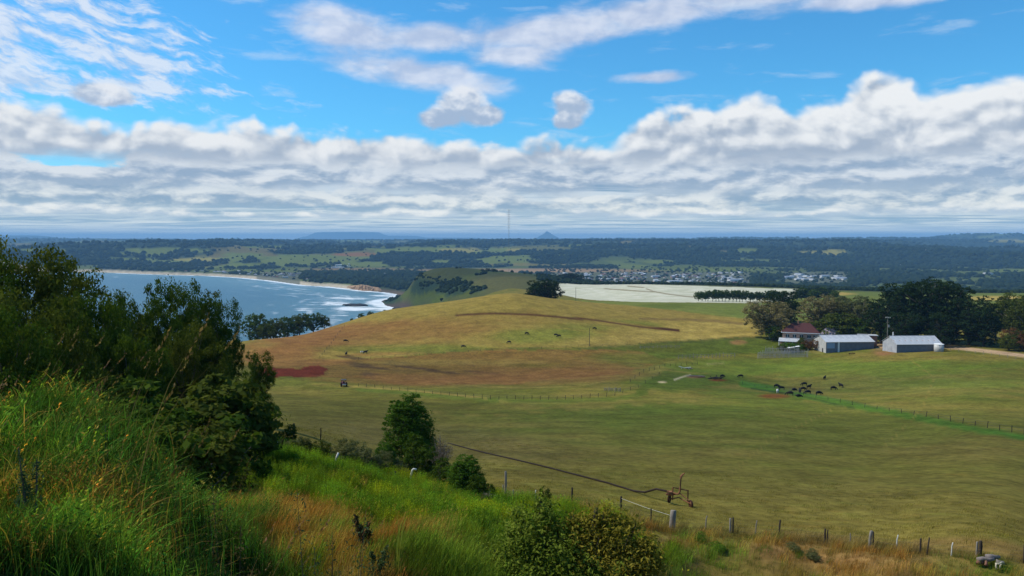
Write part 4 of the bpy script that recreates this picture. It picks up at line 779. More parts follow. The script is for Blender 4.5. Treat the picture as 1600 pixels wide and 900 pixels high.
# ------------------------------------------------------------------ town
M_WALLS = [mat('wall_%d' % i, lambda g, b, o, c=c: bs(g, b, col=c, rough=.8)) for i, c in enumerate([(.50, .49, .46), (.40, .35, .28), (.28, .17, .12), (.55, .55, .55)])]
M_ROOFS = [mat('roof_%d' % i, lambda g, b, o, c=c: bs(g, b, col=c, rough=.4, spec=.5)) for i, c in enumerate([(.33, .34, .37), (.22, .09, .06), (.17, .18, .21), (.35, .35, .33), (.09, .10, .12), (.48, .49, .52)])]
def house_mesh(L, W, H, rise, wi, ri, wing=False):
    mb = MB()
    def blk(x0, y0, x1, y1, h, rs, hip):
        mb.box((x0, y0, -1), (x1, y1, h), 0); e = .5; ym = (y0 + y1) / 2; q = hip * (y1 - y0) / 2
        A = [(x0 - e, y0 - e, h), (x1 + e, y0 - e, h), (x1 + e, y1 + e, h), (x0 - e, y1 + e, h), (x0 - e + q, ym, h + rs), (x1 + e - q, ym, h + rs)]
        mb.add([(a, b, c + .02) for a, b, c in A], [(0, 1, 5, 4), (2, 3, 4, 5), (0, 4, 3), (1, 2, 5), (3, 2, 1, 0)], 1)
        for k in range(3):
            xx = x0 + (x1 - x0) * (k + .3) / 3; mb.box((xx, y0 - .06, 1), (xx + 1.4, y0 - .01, 2.1), 2)
    blk(-L / 2, -W / 2, L / 2, W / 2, H, rise, 1 if wi != 3 else 0)
    if wing: blk(-L / 2 + 1, -W / 2 - 5, -L / 2 + 6.5, -W / 2 - .01, H - .03, rise * .8, .5)
    return new_mesh('house', mb.V, mb.F, (M_WALLS[wi], M_ROOFS[ri], M_GLASS), False, midx=mb.M)
M_GLASS = mat('window_glass', lambda g, b, o: bs(g, b, col=(.03, .04, .05), rough=.1, spec=.6))
HV = [house_mesh(*a) for a in [(15, 9, 3, 2, 0, 0, True), (14, 8, 3, 2, 2, 1, True), (16, 9, 3, 2.2, 1, 2), (13, 9, 5.5, 2, 0, 3), (14, 9, 3, 2, 1, 5, True), (17, 10, 3, 2, 3, 5), (15, 9, 3, 2, 2, 4), (14, 8, 3, 2, 0, 1)]]
HB = [house_mesh(*a) for a in [(45, 22, 7, 2.5, 3, 5), (60, 26, 8, 3, 3, 0), (34, 18, 7, 2.5, 0, 3)]]
HN = ['pale metal roofed house', 'brick house with red roof', 'cream house with dark hipped roof', 'two storey pale house', 'cream house with white roof', 'gabled white house', 'brick house with dark roof', 'pale house with red roof']
r_ = random.Random(11); nh = 0
ORD = ['first', 'second', 'third', 'fourth', 'fifth', 'sixth', 'seventh', 'eighth', 'ninth', 'tenth', 'eleventh', 'twelfth']
def town(px0, px1, py0, py1, n, where, grp, big=0.0):
    global nh
    k = 0; tries = 0; made = []
    while k < n and tries < n * 6:
        tries += 1; px, py = r_.uniform(px0, px1), r_.uniform(py0, py1); x, y, t = ray(px, py)
        d = (CZ - 12) / -t
        for _ in range(4): d = (CZ - zat(x * d, y * d)) / -t
        if d < 2650 or coast_sd(np.array([x * d]), np.array([y * d]))[0] < 45: continue
        b_ = r_.random() < big; vi = r_.randrange(3 if b_ else len(HV)); o = link('warehouse' if b_ else 'town_house', (HB if b_ else HV)[vi], None, (x * d, y * d, zat(x * d, y * d)), (0, 0, r_.choice((.3, .3, 1.87)) + r_.uniform(-.1, .1)), r_.uniform(.85, 1.2) if not b_ else r_.uniform(.5, .9))
        lab = ('large pale industrial building ' if b_ else HN[vi] + ' ') + where; tag(o, lab, 'warehouse' if b_ else 'house', grp); k += 1; nh += 1; made.append((px, o))
town(875, 930, 427, 441, 30, 'at the far town left end', 'houses of the far town, left end'); town(930, 1010, 427, 443, 60, 'in the far town middle', 'houses of the far town, middle'); town(1010, 1100, 428, 444, 62, 'in the far town dense part', 'houses of the far town, dense part', .04); town(1100, 1165, 426, 447, 38, 'at the far town right end', 'houses of the far town, right end', .12)
town(1225, 1320, 430, 439, 24, 'in the factory quarter', 'buildings of the factory quarter', .65); town(330, 400, 424, 431, 22, 'behind the beach across the bay', 'houses behind the far beach'); town(400, 480, 427, 440, 26, 'in the seaside village', 'houses of the seaside village', .05)
town(500, 545, 433, 441, 8, 'on the low point', 'houses on the low point'); town(585, 620, 428, 433, 8, 'near the airfield beyond the point', 'buildings near the airfield', .4); town(520, 560, 416, 420, 7, 'beside the far airfield', 'sheds beside the airfield', .8); town(1390, 1500, 407, 416, 7, 'alone in the far dark woods', 'houses in the far woods', .2); town(845, 870, 433, 438, 6, 'behind the dark shoulder trees', 'houses behind the shoulder trees')
town(1490, 1590, 424, 442, 5, 'in the woods near the right edge', 'houses in the right woods', .4); town(150, 330, 421, 426, 10, 'left of the far beach', 'houses left of the far beach')

# ------------------------------------------------------------------ radio mast behind the ridge
M_STEEL = mat('steel', lambda g, b, o: bs(g, b, col=(.20, .21, .23), rough=.5, metal=.4))
d = 1900; x, y, _ = ray(795, 400); bz = zat(x * d, y * d); H = P(795, 327, d).z - bz
mt = thing('radio_mast', 'tall thin lattice radio mast rising into the clouds behind the ridge', 'mast', (x * d, y * d, bz))
mb = MB(); w = .9
for k in range(3): a = k * 2.094; mb.tube([(w * math.cos(a), w * math.sin(a), 0), (w * math.cos(a), w * math.sin(a), H)], .14, 4)
for i in range(int(H / 2.4)):
    for k in range(3): a, b_ = k * 2.094, (k + 1) * 2.094; z = i * 2.4; mb.tube([(w * math.cos(a), w * math.sin(a), z), (w * math.cos(b_), w * math.sin(b_), z + 2.4)], .06, 3)
mb.build('lattice', M_STEEL, mt)
for i in range(9):
    z = H - 2 - i * 5.2; MB().tube([(-3.4, 0, z), (3.4, 0, z)], .12, 4).tube([(-3.4, 0, z - .8), (-3.4, 0, z + .8)], .1, 4).tube([(3.4, 0, z - .8), (3.4, 0, z + .8)], .1, 4).build('antenna_arm', M_STEEL, mt)
for i in range(3):
    for h in (.5, .95): a = i * 2.094 + .4; MB().tube([(0, 0, H * h), (math.cos(a) * 75 * h, math.sin(a) * 75 * h, 0)], .035, 3).build('guy_wire', M_STEEL, mt)
#@@TOWN_END
# ------------------------------------------------------------------ farm buildings
def sheet_mat(name, c1, c2, ax=0, rust=0.0, sc_=2.4):
    def fn(g, b, o):
        p = g.objpos(); q = g.sep(p)[ax]; wv = g.m('SINE', q * (6.283 * sc_)); n = g.noise(p, .5, 6, .65)
        c = g.mix(g.ss(n, .35, .65), c1, c2)
        if rust: c = g.mix(g.ss(g.noise(p, .35, 6, .7), 0.60, .68) * rust, c, (.30, .12, .06))
        bs(g, b, col=c, rough=.45, metal=.0, spec=.4, normal=g.bump(wv, .6, .03))
    return mat(name, fn)
M_ROOFW = sheet_mat('zinc_roof', (.40, .42, .45), (.52, .54, .56)); M_ROOFR = sheet_mat('rusting_zinc_roof', (.37, .40, .43), (.50, .51, .53), 0, .9)
M_WALLG = sheet_mat('grey_sheet_wall', (.30, .31, .33), (.40, .41, .42)); M_WALLSH = sheet_mat('shaded_sheet_wall', (.115, .135, .175), (.16, .18, .22)); M_WALLE = sheet_mat('gable_sheet', (.38, .37, .35), (.48, .47, .44), 1)  # shade painted in: front sheets dark blue grey, sunlit gables paler
M_DARK = mat('dark_opening', lambda g, b, o: bs(g, b, col=(.012, .012, .014), rough=.9)); M_WHITE = mat('white_paint', lambda g, b, o: bs(g, b, col=(.78, .78, .76), rough=.6)); M_BLUEP = mat('pale_blue_panel', lambda g, b, o: bs(g, b, col=(.26, .36, .50), rough=.4, spec=.4))
def sheet_parts(t, name, m, x0, x1, step, fn):
    """cladding sheets side by side, each a part sharing one mesh"""
    n = max(1, round((x1 - x0) / step)); w = (x1 - x0) / n; me = None
    for i in range(n):
        if me is None: mb = MB(); fn(mb, w - .03); me = new_mesh(name, mb.V, mb.F, (m,))
        link(name, me, t, (x0 + w * i + w / 2, 0, 0))
def shed(name, label, cpx, cpy, L, W, H, RH, rz, wm, rm, gm, extras):
    p, d = hit(cpx, cpy, 250); t = thing(name, label, 'shed', p - Vector((0, 0, .3)), rz); H += .3; RH += .3
    # local frame: +x along the front wall to the right, +y away from the viewer; roof ridge along x
    sheet_parts(t, 'wall_sheet', wm, 0, L, L / 9, lambda mb, w: mb.box((-w / 2, 0, -1.5), (w / 2, .12, H)))
    sheet_parts(t, 'rear_wall_sheet', wm, 0, L, L / 5, lambda mb, w: mb.box((-w / 2, W - .12, -1.5), (w / 2, W, H)))
    for x in (0, L - .12):
        x_ = x - .004 if x == 0 else x + .004
        mb = MB(); mb.add([(x_, .0, -1.5), (x_, W, -1.5), (x_, W, H), (x_, W / 2, RH), (x_, 0, H), (x_ + .12, 0, -1.5), (x_ + .12, W, -1.5), (x_ + .12, W, H), (x_ + .12, W / 2, RH), (x_ + .12, 0, H)], [(0, 4, 3, 2, 1), (5, 6, 7, 8, 9), (0, 1, 6, 5), (1, 2, 7, 6), (2, 3, 8, 7), (3, 4, 9, 8), (4, 0, 5, 9)]); mb.build('gable', gm, t)
    s = (RH - H) / (W / 2)
    for sgn, nm in ((0, 'roof_sheet'), (1, 'rear_roof_sheet')):
        def rf(mb, w, sgn=sgn):
            y0, y1 = (-.35, W / 2) if not sgn else (W + .35, W / 2); z0 = H - .35 * s + .05; z1 = RH + .05
            a = [(-w / 2, y0, z0), (w / 2, y0, z0), (w / 2, y1, z1), (-w / 2, y1, z1)]; f = [(0, 1, 2, 3), (7, 6, 5, 4), (0, 4, 5, 1), (1, 5, 6, 2), (2, 6, 7, 3), (3, 7, 4, 0)]
            if sgn: f = [q[::-1] for q in f]
            mb.add(a + [(x, y, z - .08) for x, y, z in a], f)
        sheet_parts(t, nm, rm, -.4, L + .4, L / 8, rf)
    MB().tube([(-.4, W / 2, RH + .1), (L + .4, W / 2, RH + .1)], .16, 6).build('ridge_cap', M_WALLG, t); MB().tube([(-.4, -.42, H - .18), (L + .4, -.42, H - .18)], .09, 6).build('gutter', M_WHITE, t)
    extras(t, L, W, H); return t
def ex1(t, L, W, H):
    MB().box((.5, -.06, H - 3.4), (4.6, -.005, H - .6)).build('blue_panel', M_BLUEP, t); MB().box((.4, -.1, H - 3.5), (4.7, -.065, H - 3.38)).box((.4, -.1, H - .62), (4.7, -.065, H - .5)).build('panel_frame', M_WALLG, t)
    MB().box((6.2, -.16, -.4), (7.1, -.01, H - .1)).build('pale_door_strip', M_WHITE, t); MB().box((7.6, -.05, -.5), (14, -.004, H - .8)).build('sliding_door', M_WALLSH, t); MB().box((14.6, -.05, -.5), (21, -.004, H - .8)).build('sliding_door', M_WALLSH, t)
    MB().box((-.07, 3.2, -.4), (-.01, 4.4, 2.4)).build('doorway', M_DARK, t)
shed('machinery_shed', 'long grey metal shed with white roof and pale blue panel, left of the two sheds', 1290.5, 552, 25.5, 15, 5.9, 8.4, R(3), M_WALLSH, M_ROOFW, M_WALLE, ex1)
shed('hay_shed', 'lower grey metal shed with rust stained roof, right of the two sheds', 1401, 551.5, 22.5, 13.5, 4.3, 7.4, R(3), M_WALLSH, M_ROOFR, M_WALLG, lambda t, L, W, H: (MB().box((8, -.05, -.5), (14, -.004, H - .6)).build('sliding_door', M_WALLSH, t), MB().box((-.07, 5, -.5), (-.01, 8.5, 3.2)).build('gable_door', M_WALLG, t)))
p, d = hit(1471, 550, 250); k = d / FPX
tk = thing('water_tank', 'round grey concrete water tank against the right end of the lower shed', 'tank', p); mb = MB(); mb.tube([(0, 2.4, -1), (0, 2.4, 3.4)], 2.2, 24); mb.build('tank_body', M_WALLE, tk, True); mb = MB(); mb.tube([(0, 2.4, 3.4), (0, 2.4, 3.55), (0, 2.4, 3.9)], (2.3, 2.25, .2), 24); mb.build('tank_lid', M_WHITE, tk)
# brick outbuilding
M_BRICK = mat('brick', lambda g, b, o: bs(g, b, col=g.mix(g.noise(g.objpos(), 3, 5), (.30, .15, .09), (.42, .22, .14)), rough=.9)); M_TILE = mat('maroon_tiles', lambda g, b, o: bs(g, b, col=g.mix(g.noise(g.objpos(), 2, 5), (.060, .022, .022), (.10, .036, .032)), rough=.7, normal=g.bump(g.m('SINE', g.sep(g.objpos())[2] * 20.0), .5, .05)))
M_PINK = mat('pink_render', lambda g, b, o: bs(g, b, col=g.mix(g.noise(g.objpos(), 1.5, 4), (.40, .24, .17), (.50, .32, .23)), rough=.85)); M_LILAC = mat('grey_lilac_roof', lambda g, b, o: bs(g, b, col=g.mix(g.noise(g.objpos(), 1, 4), (.20, .17, .20), (.30, .26, .29)), rough=.6))
x, y, _ = ray(1347, 400); d = 462; ob = thing('brick_outbuilding', 'small brick outbuilding with white skillion roof between the two sheds', 'outbuilding', (x * d, y * d, zat(x * d, y * d)), R(-12))
zt = P(1347, 524, d).z - ob.location.z; MB().box((0, 0, -2), (8.6, 5, zt - .2)).build('wall', M_BRICK, ob); MB().box((-.4, -1.0, zt - .15), (9.0, 5.4, zt + .12)).build('roof', M_ROOFW, ob); MB().box((1, -.05, .2), (2, -.01, 2.2)).build('door', M_DARK, ob)
for xx in (3.2, 5.8): MB().box((xx, -.05, 1), (xx + 1.2, -.01, 2.1)).build('window', M_GLASS, ob)
# farmhouse, seen over the first shed
x, y, _ = ray(1262, 400); d = 470; hz_ = zat(x * d, y * d); fh = thing('farmhouse', 'farmhouse of pink render and brick with maroon hipped roof and white verandah', 'house', (x * d, y * d, hz_), R(-22), scale=1.22); top = lambda px, py: P(px, py, d).z - hz_
er = top(1240, 519.5) / 1.22; rr = top(1255, 506) / 1.22
def hip(x0, y0, x1, y1, z0, z1, q, e=.6):
    ym = (y0 + y1) / 2; return [(x0 - e, y0 - e, z0), (x1 + e, y0 - e, z0), (x1 + e, y1 + e, z0), (x0 - e, y1 + e, z0), (x0 + q, ym, z1), (x1 - q, ym, z1)], [(0, 1, 5, 4), (2, 3, 4, 5), (3, 0, 4), (1, 2, 5), (3, 2, 1, 0)]
MB().box((-10, 0, -2), (5.5, 9, er)).build('wall', M_PINK, fh); mb = MB(); mb.add(*hip(-10, 0, 5.5, 9, er + .01, rr, 4)); rf = mb.build('roof', M_TILE, fh); MB().box((-4, 4, rr - .9), (-3.2, 4.8, rr + .9)).build('chimney', M_BRICK, rf); MB().box((-10.65, -.68, er - .22), (6.15, -.6, er + .08)).box((-10.68, -.6, er - .22), (-10.6, 9.6, er + .08)).build('fascia', M_WHITE, fh)
for xx in (-8.6, -5.6, -2.6, .6, 3.2):
    wn = MB().box((xx, -.05, er - 2.3), (xx + 1.5, -.01, er - .9)).build('window', M_GLASS, fh); MB().box((xx - .1, -.08, er - 2.42), (xx + 1.6, -.052, er - 2.3)).box((xx - .1, -.08, er - .9), (xx + 1.6, -.052, er - .78)).box((xx + .7, -.08, er - 2.3), (xx + .8, -.052, er - .9)).build('frame', M_WHITE, wn)
MB().box((5.9, 1.5, -2), (14.5, 10, er - 1.0)).build('brick_wing', M_BRICK, fh); mb = MB(); mb.add(*hip(5.9, 1.5, 14.5, 10, er - .98, rr - .9, 3.4, .5)); mb.build('wing_roof', M_LILAC, fh)
for xx in (7.2, 10.8): MB().box((xx, 1.44, er - 3.2), (xx + 1.4, 1.49, er - 2.0)).build('window', M_GLASS, fh)
mb = MB(); a = [(-11.5, -5.2, er - 3.6), (-2.5, -5.2, er - 3.6), (-2.5, -.12, er - 2.6), (-11.5, -.12, er - 2.6)]; mb.add(a + [(x, y, z - .15) for x, y, z in a], [(0, 1, 2, 3), (7, 6, 5, 4), (0, 4, 5, 1), (1, 5, 6, 2), (2, 6, 7, 3), (3, 7, 4, 0)]); mb.build('verandah_roof', M_ROOFW, fh)
for xx in (-11.2, -8.3, -5.4, -2.8): MB().tube([(xx, -5, -2), (xx, -5, er - 3.6)], .12, 6).build('verandah_post', M_WHITE, fh)
MB().box((-11, -2.6, -2), (-2.9, -.2, er - 3.4)).build('lower_wall', M_PINK, fh)
# power pole and small pole
def pole(name, label, px, by, ty, d=None, arms=True, r=.16, m=M_PALE):
    if d is None: p, d = hit(px, by)
    else: x, y, _ = ray(px, 400); p = Vector((x * d, y * d, zat(x * d, y * d)))
    h = P(px, ty, d).z - p.z; t = thing(name, label, 'pole', p); MB().tube([(0, 0, -.5), (0, 0, h)], (r, r * .7), 8).build('post', m, t)
    if arms:
        MB().box((-1.3, -.08, h - .7), (1.3, .08, h - .5)).build('crossarm', M_PALE, t); MB().box((-.7, -.06, h - 2.9), (.7, .06, h - 2.75)).build('crossarm', M_PALE, t)
        for xx in (-1.2, -.5, .5, 1.2): MB().tube([(xx, 0, h - .5), (xx, 0, h - .3), (xx, 0, h - .15)], (.09, .12, .05), 8).build('insulator', M_WHITE, t)
        MB().tube([(.55, -.2, h - 5.4), (.55, -.2, h - 4.1)], .42, 10).build('transformer', M_STEEL, t)
    return t
pole('power_pole', 'pale timber power pole with crossarms and transformer between the sheds', 1390, 0, 495, 452); pole('pole', 'short white stay pole just right of the power pole', 1399, 0, 519, 448, False, .3, M_WHITE)
pole('power_pole', 'thin lone power pole on the brown hillside', 921, 541, 512, None, False, .17, M_BARK); pole('power_pole', 'thin pole at the near edge of the white field', 900, 0, 449, 900, False, .25, M_BARK)

# ------------------------------------------------------------------ posts, rails and fences
M_POST = mat('weathered_post', lambda g, b, o: bs(g, b, col=g.mix(g.noise(g.vm('MULTIPLY', g.objpos(), (9, 9, 1.2)), 3, 5), (.13, .11, .09), (.34, .31, .27)), rough=.95)); M_POSTD = mat('dark_post', lambda g, b, o: bs(g, b, col=g.mix(g.noise(g.vm('MULTIPLY', g.objpos(), (9, 9, 1.2)), 3, 5), (.025, .020, .016), (.075, .06, .05)), rough=.95))
M_WIRE = mat('wire', lambda g, b, o: bs(g, b, col=(.09, .085, .08), rough=.9)); M_GALV = mat('pale_pipe', lambda g, b, o: bs(g, b, col=(.62, .62, .58), rough=.5))
def bent_post(r, h, lean, n=8, seed=0):
    r_ = random.Random(seed); mb = MB(); mb.tube([(0, 0, -.4), (lean * .3, 0, h * .3), (lean * .62 + r_.uniform(-.02, .02), r_.uniform(-.02, .02), h * .7), (lean, 0, h - .02), (lean * 1.01, .01, h)], (r * 1.05, r, r * .95, r * .9, r * .75), n); return mb
FP = [(790, 778, 735, 3.6, 'p', 0), (786, 781, 757, 2, 'p', .0), (800, 785, 765, 2, 'p', .1), (836, 788, 765, 1.6, 'w', .05), (894, 791, 761, 3, 'd', 0), (970, 796, 775, 3.4, 'd', .02), (1017, 824, 794, 2.2, 'd', 0), (1050, 829, 797, 10, 's', .06), (1102, 826, 806, 2, 'p', .12), (1141, 833, 810, 3.4, 'p', 0), (1145, 833, 809, 2.6, 'd', 0), (1180, 836, 814, 1.8, 'p', .1),
      (1217, 839, 813, 2.8, 'd', .06), (1289, 849, 827, 3, 'd', 0), (1293, 849, 829, 2.2, 'd', 0), (1328, 853, 834, 1.6, 'p', 0), (1358, 857, 831, 4.6, 'p', .1), (1364, 856, 832, 2.4, 'd', 0), (1400, 861, 838, 1.6, 'w', .1), (1438, 864, 843, 2.8, 'd', 0), (1448, 867, 842, 2, 'd', .12), (1486, 870, 851, 1.6, 'w', .1), (1531, 872, 848, 5, 'd', 0), (1526, 871, 849, 3, 'p', .0), (1600, 880, 856, 3, 'd', 0)]
fp0, _ = hit(1050, 829, 20); fe = thing('paddock_fence', 'old wire fence with leaning grey and dark posts along the foot of the bank', 'fence', fp0); FL = []
for i, (px, by, ty, w, kd, ln) in enumerate(FP):
    p, d = hit(px, by, 20); h = (by - ty) * d / FPX; r = max(w * d / FPX / 2, .03); o = bent_post(r, h, ln * h, seed=i).build('post', {'p': M_POST, 'd': M_POSTD, 's': M_POST, 'w': M_GALV}[kd], fe, True, loc=p - fp0)
    if kd == 's': o['label'] = 'thick weathered strainer post'
    if w >= 2.0: FL.append((p - fp0, h))
FL.sort(key=lambda q: q[0].x)
for k in range(3):
    for (a, ha), (b, hb) in zip(FL[:-1], FL[1:]):
        if (b - a).length < 1.2: continue
        z = .16 + k * .25; A = a + Vector((0, -.05, ha * z * 1.0)); B = b + Vector((0, -.05, hb * z)); mid = (A + B) / 2 - Vector((0, 0, .04)); MB().tube([A, mid, B], .0035, 4).build('wire', M_WIRE, fe)
A = next(a + Vector((0, 0, h * .85)) for a, h in FL if abs(h) and abs((a + fp0).x - hit(970, 796, 20)[0].x) < .3); B = Vector((0, 0, .95)); MB().tube([A, (A + B) / 2 + Vector((0, 0, -.05)), B], .009, 5).build('stay_wire', M_GALV, fe)
M_REEF = mat('wet_rock', lambda g, b, o: bs(g, b, col=(.030, .026, .024), rough=.6))
# leaning pipes on the bank
for px, by, ty, ln, bend, lab in [(424, 710, 692, .2, True, 'pale pipe post with bent top at the left of the bank, before the thicket'), (522, 726, 708, .38, False, 'pale leaning pipe post in the middle of the bank edge'), (638, 757, 734, .3, True, 'pale leaning pipe post with hooked top right of the rock heap')]:
    p, d = hit(px, by, 20); h = (by - ty) * d / FPX; t = thing('pipe_post', lab, 'post', p); k = ln * h; mb = MB(); pts = [(0, 0, -.3), (k * .5, 0, h * .5), (k, 0, h)] + ([(k + .06, 0, h + .06), (k + .28, 0, h + .03)] if bend else []); mb.tube(pts, .07, 8); mb.build('pipe', M_GALV, t, True); MB().tube([(0, 0, -.05), (0, 0, .05)], .12, 8).build('collar', M_POST, t)
for px, by, ty, r, lab in [(459, 684, 662, .09, 'dark short fence stump beside the small bush behind the thicket'), (501, 688, 669, .05, 'thin dark stake behind the thicket'), (535, 726, 709, .07, 'grey stake right of the middle leaning pipe'), (582, 733, 717, .06, 'grey stake at the right end of the thicket'), (617, 757, 736, .08, 'dark grey stake standing in the rock heap'), (1055, 799, 795, .03, 'short stake tip behind the strainer post')][:5]:
    p, d = hit(px, by, 20); tag(bent_post(r, (by - ty) * d / FPX, .03, 7).build('fence_stake', M_POSTD if 'dark' in lab else M_POST, None, True, loc=p), lab, 'post')
for px_, py_, s_, lab in [(556, 478, (30, 14, 7), 'low dark reef awash in the surf off the headland'), (542, 477, (13, 9, 4), 'small dark rock at the left end of the reef'), (628, 483, (26, 16, 6), 'dark rock shelf at the foot of the headland')]:
    x_, y_ = sea_pt(px_, py_); v, f = ico(3); n_ = fbm(v[:, 0] * 2 + 7, v[:, 1] * 2 + v[:, 2] + 5, 4, 9); tag(link('reef', new_mesh('reef', v * (.6 + .8 * n_)[:, None] * s_, f, (M_REEF,)), None, (x_, y_, 0)), lab, 'rock')
# distant paddock fences: lines of little stakes
def fence_line(label, pts, n, h, r, mm=M_POSTD, dmin=150):
    t = None; me = None; prev = None; mb = MB(); mb.tube([(0, 0, -.3), (0, 0, h)], r, 5); me = new_mesh('post', mb.V, mb.F, (mm,)); W = MB()
    L = [math.dist(a, b) for a, b in zip(pts[:-1], pts[1:])]; tot = sum(L)
    for i in range(n):
        s = tot * i / (n - 1); j = 0
        while j < len(L) - 1 and s > L[j]: s -= L[j]; j += 1
        a, b = pts[j], pts[j + 1]; u = s / L[j]; p, d = hit(a[0] + (b[0] - a[0]) * u, a[1] + (b[1] - a[1]) * u, dmin, 1400)
        if t is None: t = thing('wire_fence', label, 'fence', p)
        o = link('post', me, t, p - t.location, (random.uniform(-.08, .08), random.uniform(-.1, .1), 0), (1, 1, random.uniform(.75, 1.15)))
        if prev is not None and (p - prev).length < 60:
            for z in (h * .9, h * .5): W.tube([prev - t.location + Vector((0, 0, z)), p - t.location + Vector((0, 0, z))], .02, 3)
        prev = p
    W.build('wire', M_WIRE, t)
fence_line('wire fence with small dark stakes along the green gully strip at the right', [(1160, 601), (1250, 616), (1345, 636), (1450, 652), (1600, 679)], 24, 1.2, .07)
fence_line('row of dark stakes curving along the lower edge of the brown slope', [(560, 604), (640, 612), (760, 624), (880, 625), (960, 619), (1000, 605), (1030, 585)], 38, 1.3, .07)
fence_line('wire fence with stakes between hill pasture and green flat', [(560, 562), (700, 552), (950, 540), (1100, 532), (1190, 527)], 34, 1.2, .07)
fence_line('short fence climbing the left shoulder of the brown hill', [(500, 560), (520, 535), (538, 510)], 12, 1.3, .09)
fence_line('stakes of the yards beside the green hollow', [(985, 597), (1005, 583), (1040, 573), (1090, 570)], 14, 1.5, .08)
fence_line('roadside fence along the drive at the right', [(1485, 548), (1540, 554), (1600, 563)], 10, 1.3, .08, M_POST)
# stockyards: grey palings
def yard(label, px0, px1, by0, by1, ty, n, bx=0, seed=1, m=M_POST):
    r_ = random.Random(seed); p0, d = hit(px0, by0, 200); t = thing('stockyard_fence', label, 'fence', p0)
    for i in range(n):
        u = i / (n - 1); p, d = hit(px0 + (px1 - px0) * u, by0 + (by1 - by0) * u, 200); h = (by0 - ty) * d / FPX * r_.uniform(.75, 1.15); MB().tube([(0, 0, -.5), (r_.uniform(-.15, .15), 0, h)], (r_.uniform(.12, .22), .1), 6).build('paling', m, t, loc=p - p0)
    for z in (.35, .75):
        a = hit(px0, by0, 200)[0] - p0; b = hit(px1, by1, 200)[0] - p0; h = (by0 - ty) * d / FPX; MB().tube([a + Vector((0, .2, h * z)), b + Vector((0, .2, h * z))], .07, 5).build('rail', m, t)
M_YARD = mat('silver_grey_timber', lambda g, b, o: bs(g, b, col=g.mix(g.noise(g.objpos(), 1.2, 4), (.17, .165, .17), (.38, .37, .37)), rough=.9))
yard('front row of silver grey palings round the stockyard left of the long shed', 1184, 1262, 560, 558, 549, 40, m=M_YARD); yard('rear row of silver grey palings behind the stockyard front row', 1196, 1248, 553, 553, 543, 26, seed=2, m=M_YARD)
yard('low row of old grey palings on the green flat, left of the farm', 1060, 1148, 561, 558, 554, 16, seed=3); yard('broken grey rails lying beside the dark stakes above the hollow', 945, 970, 611, 612, 605, 9, seed=4)
yard('faint old palings far out on the green flat below the tan wedge', 1000, 1062, 545, 543, 541, 10, seed=6)
p, d = hit(1240, 551, 200); st = thing('loading_ramp', 'small pale roofed loading ramp inside the stockyard', 'ramp', p); mb = MB(); a = [(-3, -1.2, 2.6), (3, -1.2, 3.5), (3, 1.2, 3.5), (-3, 1.2, 2.6)]; mb.add(a + [(x, y, z - .12) for x, y, z in a], [(0, 1, 2, 3), (7, 6, 5, 4), (0, 4, 5, 1), (1, 5, 6, 2), (2, 6, 7, 3), (3, 7, 4, 0)]); mb.build('roof', M_WHITE, st)
for xx, yy, zz in ((-2.8, -1, 2.5), (2.8, -1, 3.3), (-2.8, 1, 2.5), (2.8, 1, 3.3)): MB().tube([(xx, yy, -.5), (xx, yy, zz)], .1, 6).build('leg', M_POST, st)

M_LOG = mat('silver_log', lambda g, b, o: bs(g, b, col=g.mix(g.noise(g.vm('MULTIPLY', g.objpos(), (1, 8, 8)), 2, 5), (.10, .08, .075), (.30, .26, .24)), rough=.95)); M_LOGR = mat('reddish_log', lambda g, b, o: bs(g, b, col=g.mix(g.noise(g.vm('MULTIPLY', g.objpos(), (1, 6, 6)), 2, 5), (.12, .05, .035), (.33, .17, .12)), rough=.95)); M_CREAM = mat('bare_cream_wood', lambda g, b, o: bs(g, b, col=(.55, .48, .36), rough=.9))
M_RUSTD = mat('dark_rusted_steel', lambda g, b, o: bs(g, b, col=(.060, .028, .018), rough=.9))
def heap(name, label, cat, px, py, items):
    p, d = hit(px, py, 150); t = thing(name, label, cat, p)
    for nm, m, pts, r in items: MB().tube(pts, r, 6).build(nm, m, t)
heap('broken_trough', 'pale broken trough frame lying above the green hollow', 'trough', 1071, 577, [('rail', M_GALV, [(-3, 0, 1.3), (-.5, 0, .6), (2.5, 0, .9)], .16), ('leg', M_GALV, [(-1.6, 0, 1.0), (-1.9, 0, -.2)], .12), ('leg', M_GALV, [(1.4, 0, .8), (1.7, 0, -.2)], .12), ('board', M_LOG, [(0, .4, .4), (3.4, .4, .2)], .22)])
heap('stump_heap', 'dark heap of stumps beside the small red dirt patch', 'stumps', 1118, 593, [('log', M_POSTD, [(-3.2, 0, .3), (0, .2, .8), (2.6, 0, .5)], .34), ('log', M_POSTD, [(-1, -.4, .2), (3.2, -.2, 1.0)], .26), ('root', M_POSTD, [(0, 0, .5), (.5, .2, 1.9)], .14), ('root', M_POSTD, [(-1.6, 0, .4), (-2.2, .1, 1.5)], .12)])
heap('concrete_pad', 'low reddish concrete ring in the green hollow', 'trough', 1086, 589, [('rim', M_LOGR, [(-4.2, 0, .1), (-2, -1.0, .15), (2, -1.0, .15), (4.2, 0, .1)], .22), ('rim', M_LOG, [(-4.2, 0, .2), (-2, 1.2, .3), (2, 1.2, .3), (4.2, 0, .2)], .22)])
heap('old_implement', 'dark small farm implement in front of the long shed', 'implement', 1331, 554, [('frame', M_RUSTD, [(-1.6, 0, .5), (1.6, 0, .6)], .22), ('tine', M_RUSTD, [(-1, 0, .5), (-1.2, .2, -.1)], .1), ('tine', M_RUSTD, [(1, 0, .5), (1.2, .2, -.1)], .1)])
